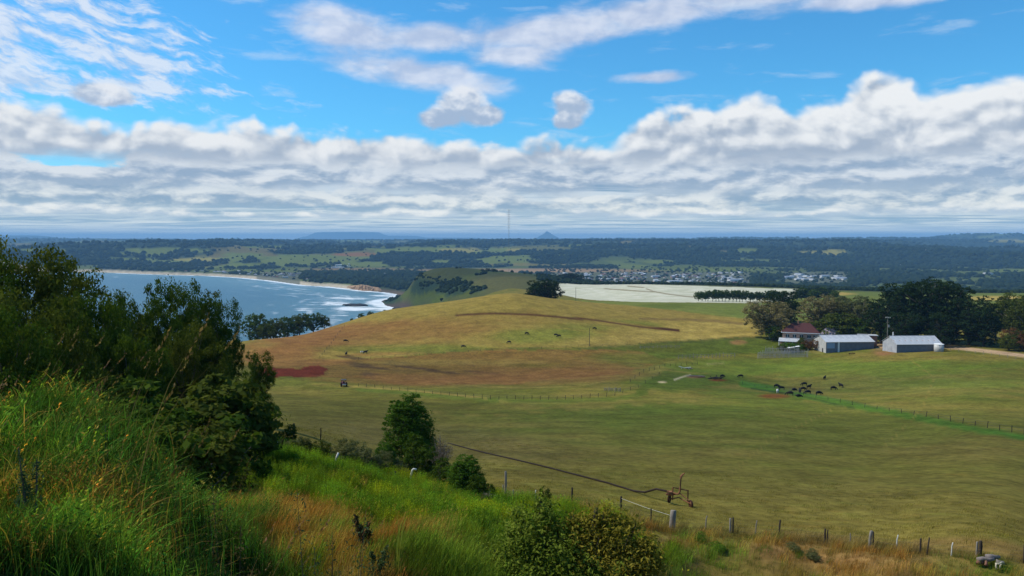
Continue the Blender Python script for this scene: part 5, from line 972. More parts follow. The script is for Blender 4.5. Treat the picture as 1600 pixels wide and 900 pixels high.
# ------------------------------------------------------------------ cattle
def skin_mesh(name, V, Ed, Rr, m, sub=1):
    me = bpy.data.meshes.new(name); me.from_pydata(V, Ed, []); o = bpy.data.objects.new(name, me); COL.objects.link(o); md = o.modifiers.new('s', 'SKIN'); s2 = o.modifiers.new('u', 'SUBSURF'); s2.levels = s2.render_levels = sub
    for i, r in enumerate(Rr): me.skin_vertices[0].data[i].radius = r if isinstance(r, tuple) else (r, r)
    me.skin_vertices[0].data[0].use_root = True; dg = bpy.context.evaluated_depsgraph_get(); dg.update(); ev = o.evaluated_get(dg); out = bpy.data.meshes.new_from_object(ev); bpy.data.objects.remove(o); bpy.data.meshes.remove(me)
    out.name = name; out.materials.clear(); out.materials.append(m); out.polygons.foreach_set('use_smooth', [True] * len(out.polygons)); return out
def cow_mesh(m, grazing, lying=False):
    z = -.55 if lying else 0
    V = [(-.75, 0, 1.08 + z), (-.3, 0, 1.0 + z), (.25, 0, 1.0 + z), (.7, 0, 1.08 + z)]; Rr = [(.34, .36), (.44, .50), (.44, .48), (.32, .42)]; Ed = [(0, 1), (1, 2), (2, 3)]
    def add(v, r, par): V.append(v); Rr.append(r); Ed.append((par, len(V) - 1)); return len(V) - 1
    if grazing: n = add((1.05, 0, .85 + z), (.15, .19), 3); h = add((1.3, 0, .42 + z), (.13, .14), n); mz = add((1.48, .0, .12 + z), (.08, .09), h)
    else: n = add((1.05, 0, 1.32 + z), (.15, .19), 3); h = add((1.3, 0, 1.46 + z), (.13, .14), n); mz = add((1.62, 0, 1.28 + z), (.08, .09), h)
    for s in (-1, 1):
        add((V[h][0] - .08, s * .26, V[h][2] + .08), .04, h)
        if not lying:
            a = add((.66, s * .2, .72), (.12, .13), 3); b = add((.68, s * .2, .38), .07, a); c = add((.66, s * .2, .03), .055, b)
            a = add((-.78, s * .2, .74), (.13, .16), 0); b = add((-.92, s * .2, .42), .07, a); c = add((-.84, s * .2, .03), .055, b)
        else:
            a = add((.72, s * .26, .28), .10, 3); b = add((.95, s * .3, .10), .07, a); a = add((-.6, s * .36, .25), .13, 0); b = add((-.2, s * .46, .10), .08, a)
    t = add((-1.05, 0, 1.1 + z), .045, 0); add((-1.12, 0, .6 if not lying else .2), .03, t)
    return skin_mesh('cow', V, Ed, Rr, m)
M_COWB = mat('black_hide', lambda g, b, o: bs(g, b, col=(.010, .009, .009), rough=.7, spec=.2)); M_COWR = mat('brown_hide', lambda g, b, o: bs(g, b, col=(.05, .02, .012), rough=.8)); M_COWW = mat('pied_hide', lambda g, b, o: bs(g, b, col=g.mix(g.ss(g.noise(g.objpos(), 1.6, 2), .56, .58), (.70, .66, .60), (.02, .018, .016)), rough=.8))
CM = {'g': cow_mesh(M_COWB, True), 'u': cow_mesh(M_COWB, False), 'l': cow_mesh(M_COWB, True, True), 'w': cow_mesh(M_COWW, True), 'r': cow_mesh(M_COWR, True)}
COWS = [(1213.6, 606, 'g', .2, 'black cow grazing at the left end of the herd by the red dirt'), (1221, 609.5, 'u', 3.0, 'black cow right behind the white one in the herd'), (1215, 614, 'w', 1.2, 'white and black cow at the left of the herd beside the red dirt'), (1241, 610, 'l', .4, 'black cow lying flat between the white cow and the herd centre'), (1234, 618, 'g', 2.9, 'black cow at the right edge of the red dirt'), (1248, 620, 'l', .1, 'lowest black cow of the herd, lying at the gully fence'),
        (1249.6, 614.5, 'u', 1.3, 'black cow facing the camera in the herd centre'), (1255, 610.5, 'g', .3, 'black cow in the herd centre below the two topmost'), (1256.6, 603, 'g', 3.2, 'black cow at the upper edge of the herd centre'), (1264, 607.5, 'u', .5, 'biggest looking black cow in the herd centre, head up'), (1262, 616, 'g', 3.3, 'black cow grazing right below the herd centre'), (1279.6, 617.6, 'g', .2, 'black cow apart to the lower right of the herd centre'), (1302.4, 609.5, 'g', .1, 'black cow grazing sideways, second from the right'), (1314, 605.5, 'u', 1.9, 'rightmost black cow of the herd, facing away'), (1288.4, 593.5, 'u', .9, 'black cow alone above the herd'), (1128.6, 590.5, 'g', .4, 'black cow beside the small red dirt patch'), (1157.2, 590.5, 'g', 3.1, 'black cow alone between the small red patch and the herd'),
        (724, 544, 'g', .1, 'black cow alone on the middle of the brown hill'), (795.5, 537.5, 'g', 3.0, 'black cow on the hill right of the middle one'), (823, 523.5, 'g', .4, 'small black cow high on the hill left of the pair'), (868.5, 525.5, 'g', .1, 'left cow of the close pair on the hill'), (873.5, 527, 'g', 3.2, 'right cow of the close pair on the hill'), (929, 515.5, 'g', .2, 'black cow high on the hill right of the lone pole'), (540, 535, 'g', .2, 'black cow high on the left shoulder of the hill'), (541, 555.5, 'u', 1.5, 'black cow facing the camera below the left shoulder'), (571, 553, 'u', .7, 'black cow with head up right of the one facing the camera'), (565.5, 552, 'w', .3, 'small pale calf beside the cow on the left slope')]
for px, py, k, a, lab in COWS:
    p, d = hit(px, py, 150); o = link('cow', CM[k], None, p, (0, 0, a), .8 if 'calf' in lab else 1.08); tag(o, lab, 'cow', 'cattle grazing in the paddocks')
# ------------------------------------------------------------------ tractor by the red bank
M_RED = mat('dull_red_paint', lambda g, b, o: bs(g, b, col=(.14, .012, .012), rough=.5, spec=.4)); M_RUB = mat('rubber', lambda g, b, o: bs(g, b, col=(.015, .015, .016), rough=.9)); M_BLG = mat('blue_grey_canopy', lambda g, b, o: bs(g, b, col=(.05, .055, .075), rough=.5)); M_RUST = mat('rusted_steel', lambda g, b, o: bs(g, b, col=g.mix(g.noise(g.objpos(), 7, 5), (.17, .065, .030), (.36, .17, .085)), rough=.9)); M_RUSTD = mat('dark_rusted_steel', lambda g, b, o: bs(g, b, col=(.060, .028, .018), rough=.9)); M_HOSE = mat('black_hose', lambda g, b, o: bs(g, b, col=(.035, .022, .016), rough=.8))
p, d = hit(537, 604, 150); tr = thing('tractor', 'dark red tractor with grey canopy parked below the red bank', 'tractor', p, .35)
MB().box((-.75, -1.3, .7), (.75, 1.0, 1.35)).box((-.4, 1.0, .7), (.4, 2.6, 1.45)).build('body', M_RED, tr); MB().box((-.7, -1.36, .85), (.7, -1.31, 1.12)).build('plate', M_WHITE, tr); MB().box((-.85, -1.1, 2.35), (.85, .7, 2.55)).build('canopy', M_BLG, tr); MB().box((-.3, -.7, 1.36), (.3, -.15, 1.9)).build('seat', M_RUB, tr)
for xx in (-.75, .75):
    for yy in (-1, .6): MB().tube([(xx, yy, 1.3), (xx, yy, 2.4)], .05, 5).build('canopy_post', M_RUB, tr)
    MB().ring((xx * 1.25, -.7, .82), (1, 0, 0), .6, .22).build('rear_tyre', M_RUB, tr, True); MB().tube([(xx * 1.1, -.7, .82), (xx * 1.4, -.7, .82)], .42, 14).build('rear_rim', M_RED, tr); MB().ring((xx * 1.0, 2.1, .45), (1, 0, 0), .33, .12).build('front_tyre', M_RUB, tr, True)
# ------------------------------------------------------------------ travelling irrigator and its hose
p, d = hit(1061, 790, 40); k = d / FPX
ir = thing('irrigator', 'rusty two wheeled irrigation gun cart with tall riser in the paddock', 'irrigator', p, R(-8)); hs = 14.5 * k; wr = 6.2 * k
for s, (xx, zz) in ((-1, (-14.5 * k, 0)), (1, (17 * k, 0))):
    yy = .5 * s * -1; w = link('wheel', None, ir, (xx, yy, wr)); w.empty_display_size = .1
    MB().ring((0, 0, 0), (1, .45 * s, 0), wr * .78, wr * .24, 22, 7).build('tyre', M_RUSTD, w, True); mb = MB(); mb.tube([(-.06, 0, 0), (.06, 0, 0)], wr * .55, 16); mb.build('rim', M_RUST, w); MB().tube([(-.14, 0, 0), (.14, 0, 0)], wr * .16, 10).build('hub', M_RUSTD, w)
zt = 26 * k; MB().tube([(-9.5 * k, .3, wr), (-9.5 * k, .3, zt)], .055, 8).build('upright', M_RUST, ir); MB().tube([(13 * k, -.2, wr), (13 * k, -.2, zt)], .05, 8).build('upright', M_RUSTD, ir)
MB().tube([(-9.5 * k, .3, zt), (13 * k, -.2, zt - .04)], .045, 8).build('crossbar', M_RUSTD, ir); MB().tube([(-19 * k, .1, 21 * k), (-9 * k, .1, 18.5 * k), (-2 * k, 0, 17.5 * k), (1 * k, 0, 22 * k), (1.5 * k, 0, 30 * k)], .075, 8).build('supply_pipe', M_RUST, ir)
MB().tube([(-14.5 * k, .5, wr), (0, .1, wr * 1.9), (17 * k, -.5, wr)], .05, 8).build('axle', M_RUST, ir); MB().tube([(1.2 * k, 0, 19 * k), (-16 * k, .4, 12 * k)], .045, 6).tube([(1.2 * k, 0, 19 * k), (17 * k, -.4, 9 * k)], .045, 6).build('brace', M_RUST, ir); MB().box((-20 * k, 0, 15 * k), (-10 * k, .35, 17 * k)).box((-16 * k, -.1, 17 * k), (-11 * k, .3, 21 * k)).build('gearbox', M_RUST, ir)
MB().tube([(1.5 * k, 0, 30 * k), (2.4 * k, 0, 44 * k)], .05, 8).build('riser', M_RUSTD, ir); MB().tube([(2.4 * k, 0, 43 * k), (2.6 * k, 0, 46 * k), (5 * k, .0, 49 * k), (8 * k, 0, 51.5 * k)], (.09, .09, .07, .04), 8).build('gun_nozzle', M_RUST, ir)
HP = [(700, 693), (725, 700), (760, 709), (800, 718), (850, 730), (900, 743), (950, 756), (985, 767), (1003, 772)]; hp = []
for a, b in zip(HP[:-1], HP[1:]):
    for u in (0, .33, .66): q, dd = hit(a[0] + (b[0] - a[0]) * u, a[1] + (b[1] - a[1]) * u, 40); hp.append(q + Vector((0, 0, .08)))
M3 = ir.matrix_basis; Rm = Matrix.Rotation(R(-8), 3, 'Z'); e1 = p + Rm @ Vector((-19 * k, .1, 21 * k)); hp = hp[:-1]; last = hp[-1]; hp += [last.lerp(e1, .35) + Vector((0, 0, -.1)), last.lerp(e1, .7) + Vector((0, 0, .18)), e1]
h0 = hp[0]; tag(MB().tube([q - h0 for q in hp], .085, 8).build('irrigation_hose', M_HOSE, None, True, loc=h0), 'long dark hose lying across the paddock to the irrigator', 'hose')

# ------------------------------------------------------------------ log pile, rocks, fallen branch, dry shrub
def log(r, L, seed, m=M_POST):
    r_ = random.Random(seed); return MB().tube([(0, 0, 0), (L * .3, r_.uniform(-.06, .06), r_.uniform(-.05, .05)), (L * .65, r_.uniform(-.08, .08), r_.uniform(-.06, .08)), (L, 0, 0)], (r, r * .95, r * .85, r * .6), 8)
p, d = hit(1546, 884, 20); k = d / FPX
for i, (a, b, c, L, r, ax, ti, m, lab) in enumerate([(-16, 0, 7, 22, 3.4, 0, .05, M_LOG, 'thick grey log on top at the left of the log pile by the fence'), (-2, .2, 9, 20, 3.8, .1, -.05, M_LOG, 'thick silver log at the right top of the log pile'), (-17, -.1, 3, 12, 3.2, .5, .1, M_LOGR, 'reddish log end at the lower left of the pile'), (-8, -.2, 1, 9, 2.2, 1.2, .9, M_LOGR, 'reddish log propped in the middle of the pile'), (3, -.35, 5, 11, 1.3, .2, .15, M_CREAM, 'bare cream branch lying across the front of the pile'), (2.5, -.5, -1, 8, 1.2, 1.3, 1.4, M_CREAM, 'bare cream stub standing in front of the pile'), (8, -.4, -1, 7, 1.0, 1.9, 1.9, M_CREAM, 'short cream stub leaning at the right front of the pile'), (8, 0, 4, 11, 4.2, -.3, 0, M_LOG, 'short fat grey log at the right end of the pile')]):
    o = log(r * k, L * k, i).build('log', m, None, True, loc=p + Vector((a * k, b, c * k + .05)), rot=(0, -ti, ax)); tag(o, lab, 'log', 'logs of the pile by the fence')
def rock(seed, m):
    v, f = ico(3); n = fbm(v[:, 0] * 1.5 + seed * 3.1 + 7, v[:, 1] * 1.5 + v[:, 2] * 1.3 + 5, 4, seed); v = v * (0.7 + .6 * n)[:, None] * (1, .8, .6); return new_mesh('rock', v, f, (m,))
M_ROCK = mat('grey_rock', lambda g, b, o: bs(g, b, col=g.mix(g.noise(g.objpos(), 3, 6), (.15, .14, .14), (.36, .35, .36)), rough=.95))
RK = [rock(i, M_ROCK) for i in range(3)]
for i, (px, py, s, lab) in enumerate([(614, 750, .55, 'grey rock at the left end of the rock heap on the bank'), (622, 748, .7, 'biggest grey rock of the heap on the bank'), (630, 750, .5, 'grey rock in the heap right of the biggest one'), (636, 752, .38, 'small grey rock at the foot of the hooked pipe'), (618, 755, .35, 'small grey rock in front of the heap')]):
    q, dd = hit(px, py, 20); tag(link('rock', RK[i % 3], None, q + Vector((0, 0, s * .3)), (0, 0, i * 1.3), s), lab, 'rock', 'rocks heaped on the bank')
q, dd = hit(345, 686, 14); kk = dd / FPX
fb = thing('fallen_branch', 'pale dead branch lying at the foot of the dark trees', 'branch', q + Vector((0, 0, .3))); MB().tube([(0, 0, .6), (.5 * 14 * kk, 0, 8 * kk), (22 * kk, .3, 2 * kk), (34 * kk, .4, -8 * kk)], (.03, .05, .07, .05), 7).build('stem', M_CREAM, fb, True); MB().tube([(10 * kk, .1, 6 * kk), (18 * kk, 0, 14 * kk)], .03, 6).tube([(20 * kk, .3, 2 * kk), (30 * kk, 0, 6 * kk)], .025, 6).build('twig', M_CREAM, fb)
def twiggy(name, label, cat, px, by, ty, wpx, m, n=34, seed=2, leafm=None, nl=0, leaf=.04, spread=1.0, r0=.035):
    r_ = random.Random(seed); p, d = hit(px, by, 12); h = (by - ty) * d / FPX; w = wpx * d / FPX / 2; t = thing(name, label, cat, p); mb = MB(); tips = []
    for i in range(n):
        a = r_.uniform(0, 6.28); q = r_.random() ** .7; e = np.array((math.cos(a) * w * q, math.sin(a) * w * q, h * r_.uniform(.6, 1.0) * (1 - .35 * q * q))); mid = e * (.42, .42, .55); mb.tube([(r_.uniform(-.05, .05), r_.uniform(-.05, .05), -.1), mid, e], (r0, r0 * .6, r0 * .2), 4)
        for _ in range(5):
            u = r_.uniform(.45, 1); b0 = mid + (e - mid) * max(0, (u - .3)); e2 = b0 + np.array((r_.uniform(-1, 1), r_.uniform(-1, 1), r_.uniform(.1, 1))) * h * .16; mb.tube([b0, e2], (r0 * .35, r0 * .12), 3); tips.append((b0, e2))
    mb.build('branches', m, t)
    if leafm:
        T_ = np.array([a + (b - a) * r_.random() for a, b in tips]); g_ = np.random.default_rng(seed); idx = g_.integers(0, len(T_), nl); c = T_[idx] + g_.normal(size=(nl, 3)) * h * .035; nn = g_.normal(size=(nl, 3)) + (0, 0, .5); nn /= np.linalg.norm(nn, axis=1, keepdims=True); v, f, lv = leaves(c, nn, leaf * (.5 + g_.random(nl)), .45); link('leaves', new_mesh('leaves', v, f, (leafm,), False, {'lv': lv}), t)
    return t
F_DRY = foliage_mat('dry_foliage', (.10, .070, .045), (.23, .17, .12)); twiggy('dry_shrub', 'bare brown twiggy shrub between the conical tree and the pointed bush', 'shrub', 688, 752, 676, 46, M_PALE, 46, 4, F_DRY, 2600, .05)
twiggy('dry_shrub', 'small leafless grey shrub at the right foot of the pointed bush', 'shrub', 762, 792, 764, 30, M_PALE, 24, 9, F_DRY, 400, .04)

# ------------------------------------------------------------------ the big leafy shrub low in the middle
def leafy(name, label, px, d, parts, leaf):
    x, y, _ = ray(px, 400); z = zat(x * d, y * d); t = thing(name, label, 'bush', (x * d, y * d, z)); kx = d / FPX; mb = MB()
    for pi, (B, n, fm, seed) in enumerate(parts):
        bl = [((a - px) * kx, yy, CZ + ray(a, b)[2] * d - z, w * kx, w * kx * .9, h * kx) for a, b, w, h, yy in B]; g_ = np.random.default_rng(seed); C_ = []; N_ = []
        Bn = np.array(bl); wt = Bn[:, 3] * Bn[:, 5]; idx = g_.choice(len(Bn), n, p=wt / wt.sum()); dd_ = g_.normal(size=(n, 3)); dd_ /= np.linalg.norm(dd_, axis=1, keepdims=True); dd_[:, 1] = -np.abs(dd_[:, 1]) * (g_.random(n) < .8) + np.abs(dd_[:, 1]) * 0; rr_ = 1.0 - .5 * g_.random(n) ** 1.3 + .24 * g_.normal(size=n); c = Bn[idx, :3] + dd_ * Bn[idx, 3:6] * rr_[:, None]
        # twigs: groups of leaves share a place
        kt = n // 13; tw = c[:kt]; tn = dd_[:kt] + (0, 0, .5); ti = g_.integers(0, kt, n); c = tw[ti] + g_.normal(size=(n, 3)) * leaf * 1.9; nn = tn[ti] * .5 + g_.normal(size=(n, 3)) * .75 + (0, -.2, .45); nn /= np.linalg.norm(nn, axis=1, keepdims=True)
        a_, b_ = rot_to(nn); L = (leaf * (.55 + .8 * g_.random(n)))[:, None]; q = .34
        droop = nn * L * .25; v = np.stack([c - a_ * L, c - a_ * L * .2 - b_ * L * q + droop * .3, c - a_ * L * .2 + b_ * L * q + droop * .3, c + a_ * L * .45 - b_ * L * q * .75, c + a_ * L * .45 + b_ * L * q * .75, c + a_ * L - droop], 1).reshape(-1, 3); o6 = (np.arange(n) * 6)[:, None]
        f = np.vstack([o6 + (0, 1, 2, 2), o6 + (1, 3, 4, 2), o6 + (3, 5, 4, 4)]); f = [tuple(dict.fromkeys(q_)) for q_ in f.tolist()]; lv = np.repeat(np.clip(.6 * g_.random(kt)[ti] + .5 * g_.random(n), 0, 1), 6)
        link('foliage', new_mesh('foliage', v, f, (fm,), False, {'lv': lv}), t)
        for q_ in bl:
            for _ in range(4): e = np.array(q_[:3]) + g_.normal(size=3) * np.array(q_[3:6]) * .4; mb.tube([(g_.normal() * .15, 0, -.2), e * (.5, .5, .5), e], (.06, .04, .012), 6)
    mb.build('branches', M_BARK, t); return t
leafy('leafy_shrub', 'big leafy shrub, green left and olive brown right, at the bottom centre', 890, 21, [
    ([(835, 842, 40, 44, 0), (792, 872, 36, 34, -.3), (872, 880, 46, 50, -.5), (820, 905, 70, 50, -.6), (856, 815, 22, 24, .2), (764, 900, 34, 26, -.2), (812, 806, 13, 15, .3), (930, 905, 60, 44, -.6), (846, 790, 8, 14, .2), (884, 846, 22, 20, .2), (798, 836, 16, 14, .1), (770, 868, 13, 12, 0)], 17000, F_BUSHG, 5),
    ([(908, 858, 34, 34, 0), (952, 848, 38, 34, .1), (988, 884, 40, 34, -.2), (926, 822, 20, 16, .3), (976, 826, 16, 15, .3), (1006, 862, 24, 22, 0), (960, 905, 56, 40, -.5), (900, 818, 9, 15, .2), (1022, 880, 14, 20, -.1), (950, 808, 8, 12, .1), (998, 832, 7, 13, .2), (936, 800, 5, 10, .1), (870, 826, 9, 12, 0)], 13000, F_BUSHO, 6)], .060)
x, y, _ = ray(852, 400); tree('cone1', 'dark_shrub', 'small dark pointed shrub rising behind the big leafy shrub', 'shrub', 852, 0, 754, d=26, wide=.42, fm=F_OLIVE)
#@@OBJ_END
# ------------------------------------------------------------------ grasses and herbs on the bank (geometry nodes instancing of small tufts)
def tint_mat(name, base, trans=.4, var=.25, gloss=0.0):
    def fn(g, b, o):
        a = g.new('ShaderNodeAttribute', attribute_name='tint', attribute_type='INSTANCER'); lv = g.attr('lv', 'Fac'); hh = g.attr('part', 'Color')
        c = g.vm('MULTIPLY', E(g, a.outputs['Color']), hh); k = g.ss(lv, 0, 1, 1 - var, 1 + var); c = g.vm('MULTIPLY', c, g.xyz(k, k, k))
        df = g.new('ShaderNodeBsdfDiffuse'); tr = g.new('ShaderNodeBsdfTranslucent'); mx = g.new('ShaderNodeMixShader'); mx.inputs[0].default_value = trans; g.put(df.inputs[0], c); g.put(tr.inputs[0], g.vm('MULTIPLY', c, (1.15, 1.2, .6))); g.l.new(df.outputs[0], mx.inputs[1]); g.l.new(tr.outputs[0], mx.inputs[2]); last = mx
        if gloss:
            gl = g.new('ShaderNodeBsdfGlossy'); gl.inputs['Roughness'].default_value = .35; m2 = g.new('ShaderNodeMixShader'); m2.inputs[0].default_value = gloss; g.l.new(mx.outputs[0], m2.inputs[1]); g.l.new(gl.outputs[0], m2.inputs[2]); last = m2
        g.l.new(last.outputs[0], o.inputs[0])
    return mat(name, fn)
M_GRASS = tint_mat('grass_blade', None, .35, .45, .0)
ONE = (1, 1, 1)
def tuft(seed, n, h, w, lean=.35, spread=.12, curl=.5, seg=4, heads=0, hcol=(2.2, 1.3, 1.0), herb=0, flower=0):
    r_ = np.random.default_rng(seed); V = []; F = []; L = []; Pc = []
    def quad(a, b, c, d, lv, col):
        o = len(V); V.extend([a, b, c, d]); F.append((o, o + 1, o + 2, o + 3)); L.extend([lv] * 4); Pc.extend([col] * 4)
    for i in range(n):
        bx, by = r_.normal(size=2) * spread; hh = h * r_.uniform(.55, 1.1); az = r_.uniform(0, 6.28); ln = np.array((math.cos(az), math.sin(az))) * r_.uniform(.1, 1) * .45 * hh * curl + np.array((1, .15)) * lean * hh * r_.uniform(.5, 1.2)
        sd = np.array((-math.sin(az + 1.2), math.cos(az + 1.2), 0)); o = len(V); lv = r_.random(); col = ONE
        for k in range(seg + 1):
            t = k / seg; ww = w * (1 - t) ** .6 * r_.uniform(.9, 1.1); c = np.array((bx + ln[0] * t * t, by + ln[1] * t * t, hh * (t - .22 * curl * t * t * t)))
            V.append(c - sd * ww / 2); V.append(c + sd * ww / 2); L.extend([lv] * 2); Pc.extend([col] * 2)
        for k in range(seg): F.append((o + 2 * k, o + 2 * k + 1, o + 2 * k + 3, o + 2 * k + 2))
        if i < heads:
            tip = np.array((bx + ln[0], by + ln[1], hh * (1 - .22 * curl) * 1.0)); dr = np.array((lean * .9 + .2, .05, .9)); dr /= np.linalg.norm(dr)
            for q in range(9): c = tip + dr * (q * .016 * h) + r_.normal(size=3) * .006; s = .011 * h * (1.2 - abs(q - 3) / 8); e = r_.normal(size=3) * .3 + dr; e /= np.linalg.norm(e); a = np.cross(e, r_.normal(size=3)); a /= np.linalg.norm(a); quad(c - e * s * 1.4, c - a * s * .6, c + e * s * 1.4, c + a * s * .6, r_.random(), hcol)
        if herb:
            for q in range(herb):
                t = .25 + .75 * (q + r_.random()) / herb; c = np.array((bx + ln[0] * t * t, by + ln[1] * t * t, hh * (t - .22 * curl * t ** 3))) + r_.normal(size=3) * (.05 * h * (1.15 - t) + .012); e = r_.normal(size=3); e[2] += .6; e /= np.linalg.norm(e); a = np.cross(e, r_.normal(size=3)); a /= np.linalg.norm(a); s = .034 * h * r_.uniform(.5, 1.1); quad(c - e * s, c - a * s * .4, c + e * s, c + a * s * .4, r_.random(), ONE)
        if i < flower:
            tip = np.array((bx + ln[0], by + ln[1], hh * (1 - .22 * curl)))
            for q in range(6): c = tip + r_.normal(size=3) * .035 * h; e = r_.normal(size=3) + (0, 0, .8); e /= np.linalg.norm(e); a = np.cross(e, (1, 0, 0)); a /= np.linalg.norm(a); s = .03 * h; b = np.cross(a, e); quad(c - a * s, c - b * s, c + a * s, c + b * s, .6, (3.0, 1.9, .3))
    return new_mesh('tuft', V, F, (M_GRASS,), False, {'lv': np.array(L), 'part': np.array(Pc)})
def gn_scatter(name, label, cat, P3, sc_, rz, tint, vi, meshes):
    me = new_mesh(name, P3, [], (), False, {'sc': sc_, 'rz': rz, 'vi': vi.astype(float), 'tint': tint}); o = tag(link(name, me), label, cat, kind='stuff'); ng = bpy.data.node_groups.new(name, 'GeometryNodeTree'); ng.interface.new_socket('Geometry', in_out='INPUT', socket_type='NodeSocketGeometry'); ng.interface.new_socket('Geometry', in_out='OUTPUT', socket_type='NodeSocketGeometry')
    N = ng.nodes; Lk = ng.links; gi = N.new('NodeGroupInput'); go = N.new('NodeGroupOutput'); jn = N.new('GeometryNodeJoinGeometry'); m2p = N.new('GeometryNodeMeshToPoints'); Lk.new(gi.outputs[0], m2p.inputs['Mesh'])
    def at(nm):
        a = N.new('GeometryNodeInputNamedAttribute'); a.data_type = 'FLOAT'; a.inputs['Name'].default_value = nm; return a.outputs['Attribute']
    cx = N.new('ShaderNodeCombineXYZ'); Lk.new(at('rz'), cx.inputs[2]); e2r = N.new('FunctionNodeEulerToRotation'); Lk.new(cx.outputs[0], e2r.inputs[0])
    for k, m in enumerate(meshes):
        src = bpy.data.objects.new('tuft_source', m); oi = N.new('GeometryNodeObjectInfo'); oi.inputs['Object'].default_value = src; oi.inputs['As Instance'].default_value = True
        cmp_ = N.new('FunctionNodeCompare'); cmp_.data_type = 'FLOAT'; cmp_.operation = 'EQUAL'; Lk.new(at('vi'), cmp_.inputs['A']); cmp_.inputs['B'].default_value = float(k); cmp_.inputs['Epsilon'].default_value = .1
        ip = N.new('GeometryNodeInstanceOnPoints'); Lk.new(m2p.outputs[0], ip.inputs['Points']); Lk.new(cmp_.outputs[0], ip.inputs['Selection']); Lk.new(oi.outputs['Geometry'], ip.inputs['Instance']); Lk.new(e2r.outputs[0], ip.inputs['Rotation']); Lk.new(at('sc'), ip.inputs['Scale']); Lk.new(ip.outputs[0], jn.inputs[0])
    Lk.new(jn.outputs[0], go.inputs[0]); md = o.modifiers.new('scatter', 'NODES'); md.node_group = ng; return o
def bank_points(n, seed, d0, d1, px0, px1, keep):
    r = np.random.default_rng(seed); az = np.arctan((r.uniform(px0, px1, n) - 800) / FPX); d = np.exp(r.uniform(math.log(d0), math.log(d1), n)); x, y = np.sin(az) * d, np.cos(az) * d; z = height(x, y); px, py = project(x, y, z); k = keep(px, py, d, x, y, r); return np.stack([x, y, z - .03], -1)[k], px[k], py[k], d[k], r
FROW = lambda px: np.interp(px, [-200, 300, 380, 430, 525, 640, 790, 900, 1050, 1360, 1600, 2000], [660, 690, 694, 700, 722, 750, 783, 796, 828, 856, 876, 905])
LEFT = lambda px, py: px < 290 + (py - 690) * .85
patch = lambda x, y, s, sd: fbm(x / s, y / s, 3, sd)
def grp(name, label, pts, px, py, d, r, base, jit, smin, smax, nv, meshes, lean=0.0, tintfn=None, clump=1.0):
    n = len(pts); t = np.array(base) * (1 + r.normal(size=(n, 1)) * jit) * (1 + r.normal(size=(n, 3)) * jit * .35)
    if tintfn is not None: t = tintfn(t, pts, px, py)
    cl = patch(pts[:, 0], pts[:, 1], clump, 71) if clump else np.full(n, .5); k = sstep(cl, .30, .68); t = t * (.55 + .85 * k)[:, None]
    near = np.clip(np.hypot(pts[:, 0], pts[:, 1]) / 13, .5, 1) if name == 'tall_grass' else 1.0
    return gn_scatter(name, label, 'grass' if 'flower' not in name else 'plants', pts, r.uniform(smin, smax, n) * near * (.55 + .95 * k if clump else 1), r.uniform(-.7, .7, n), np.clip(t, .004, .9), r.integers(0, nv, n), meshes)
# tall green grass on the left mound
tall = [tuft(1, 34, .85, .009, .18, .12, 1.2, 5), tuft(2, 22, 1.0, .012, .24, .10, 1.5, 6), tuft(3, 30, .6, .011, .10, .18, 1.3, 4), tuft(4, 10, .8, .010, .2, .10, .8, 4, herb=8), tuft(5, 12, .9, .007, .35, .12, .7, 4, heads=1)]
pts, px, py, d, r = bank_points(19000, 1, 6.0, 34, -160, 620, lambda px, py, d, x, y, r: LEFT(px + r.normal(size=len(px)) * 26, py) & (d < 30))
grp('tall_grass', 'tall rank green grass on the mound at the left', pts, px, py, d, r, (.058, .125, .019), .34, .5, 1.15, 5, tall, tintfn=lambda t, p, a, b: t * (0.7 + .7 * patch(p[:, 0], p[:, 1], 1.6, 5))[:, None] * np.where((patch(p[:, 0], p[:, 1], 2.4, 8) > .57)[:, None], (1.5, 1.3, 1.0), (1, 1, 1)) * np.where((r.random(len(a)) < .05 + .5 * sstep(patch(p[:, 0], p[:, 1], 1.9, 91), .52, .70))[:, None], (3.6, 1.25, 1.9), (1, 1, 1)) * np.where((patch(p[:, 0], p[:, 1], 1.2, 93) < .38)[:, None], (.55, .55, .7), (1, 1, 1)))
pts, px, py, d, r = bank_points(70, 2, 7, 32, -120, 620, lambda px, py, d, x, y, r: LEFT(px - 60, py) & (d > 8))
grp('seed_stalks', 'pale brown seed heads standing over the left grass', pts, px, py, d, r, (.16, .105, .055), .2, .8, 1.25, 2, [tuft(21, 6, 1.25, .007, .38, .14, .3, 4, heads=6, hcol=(1.2, 1.1, 1.1)), tuft(22, 4, 1.1, .007, .5, .10, .5, 4, heads=4, hcol=(1.4, 1.25, 1.2))])
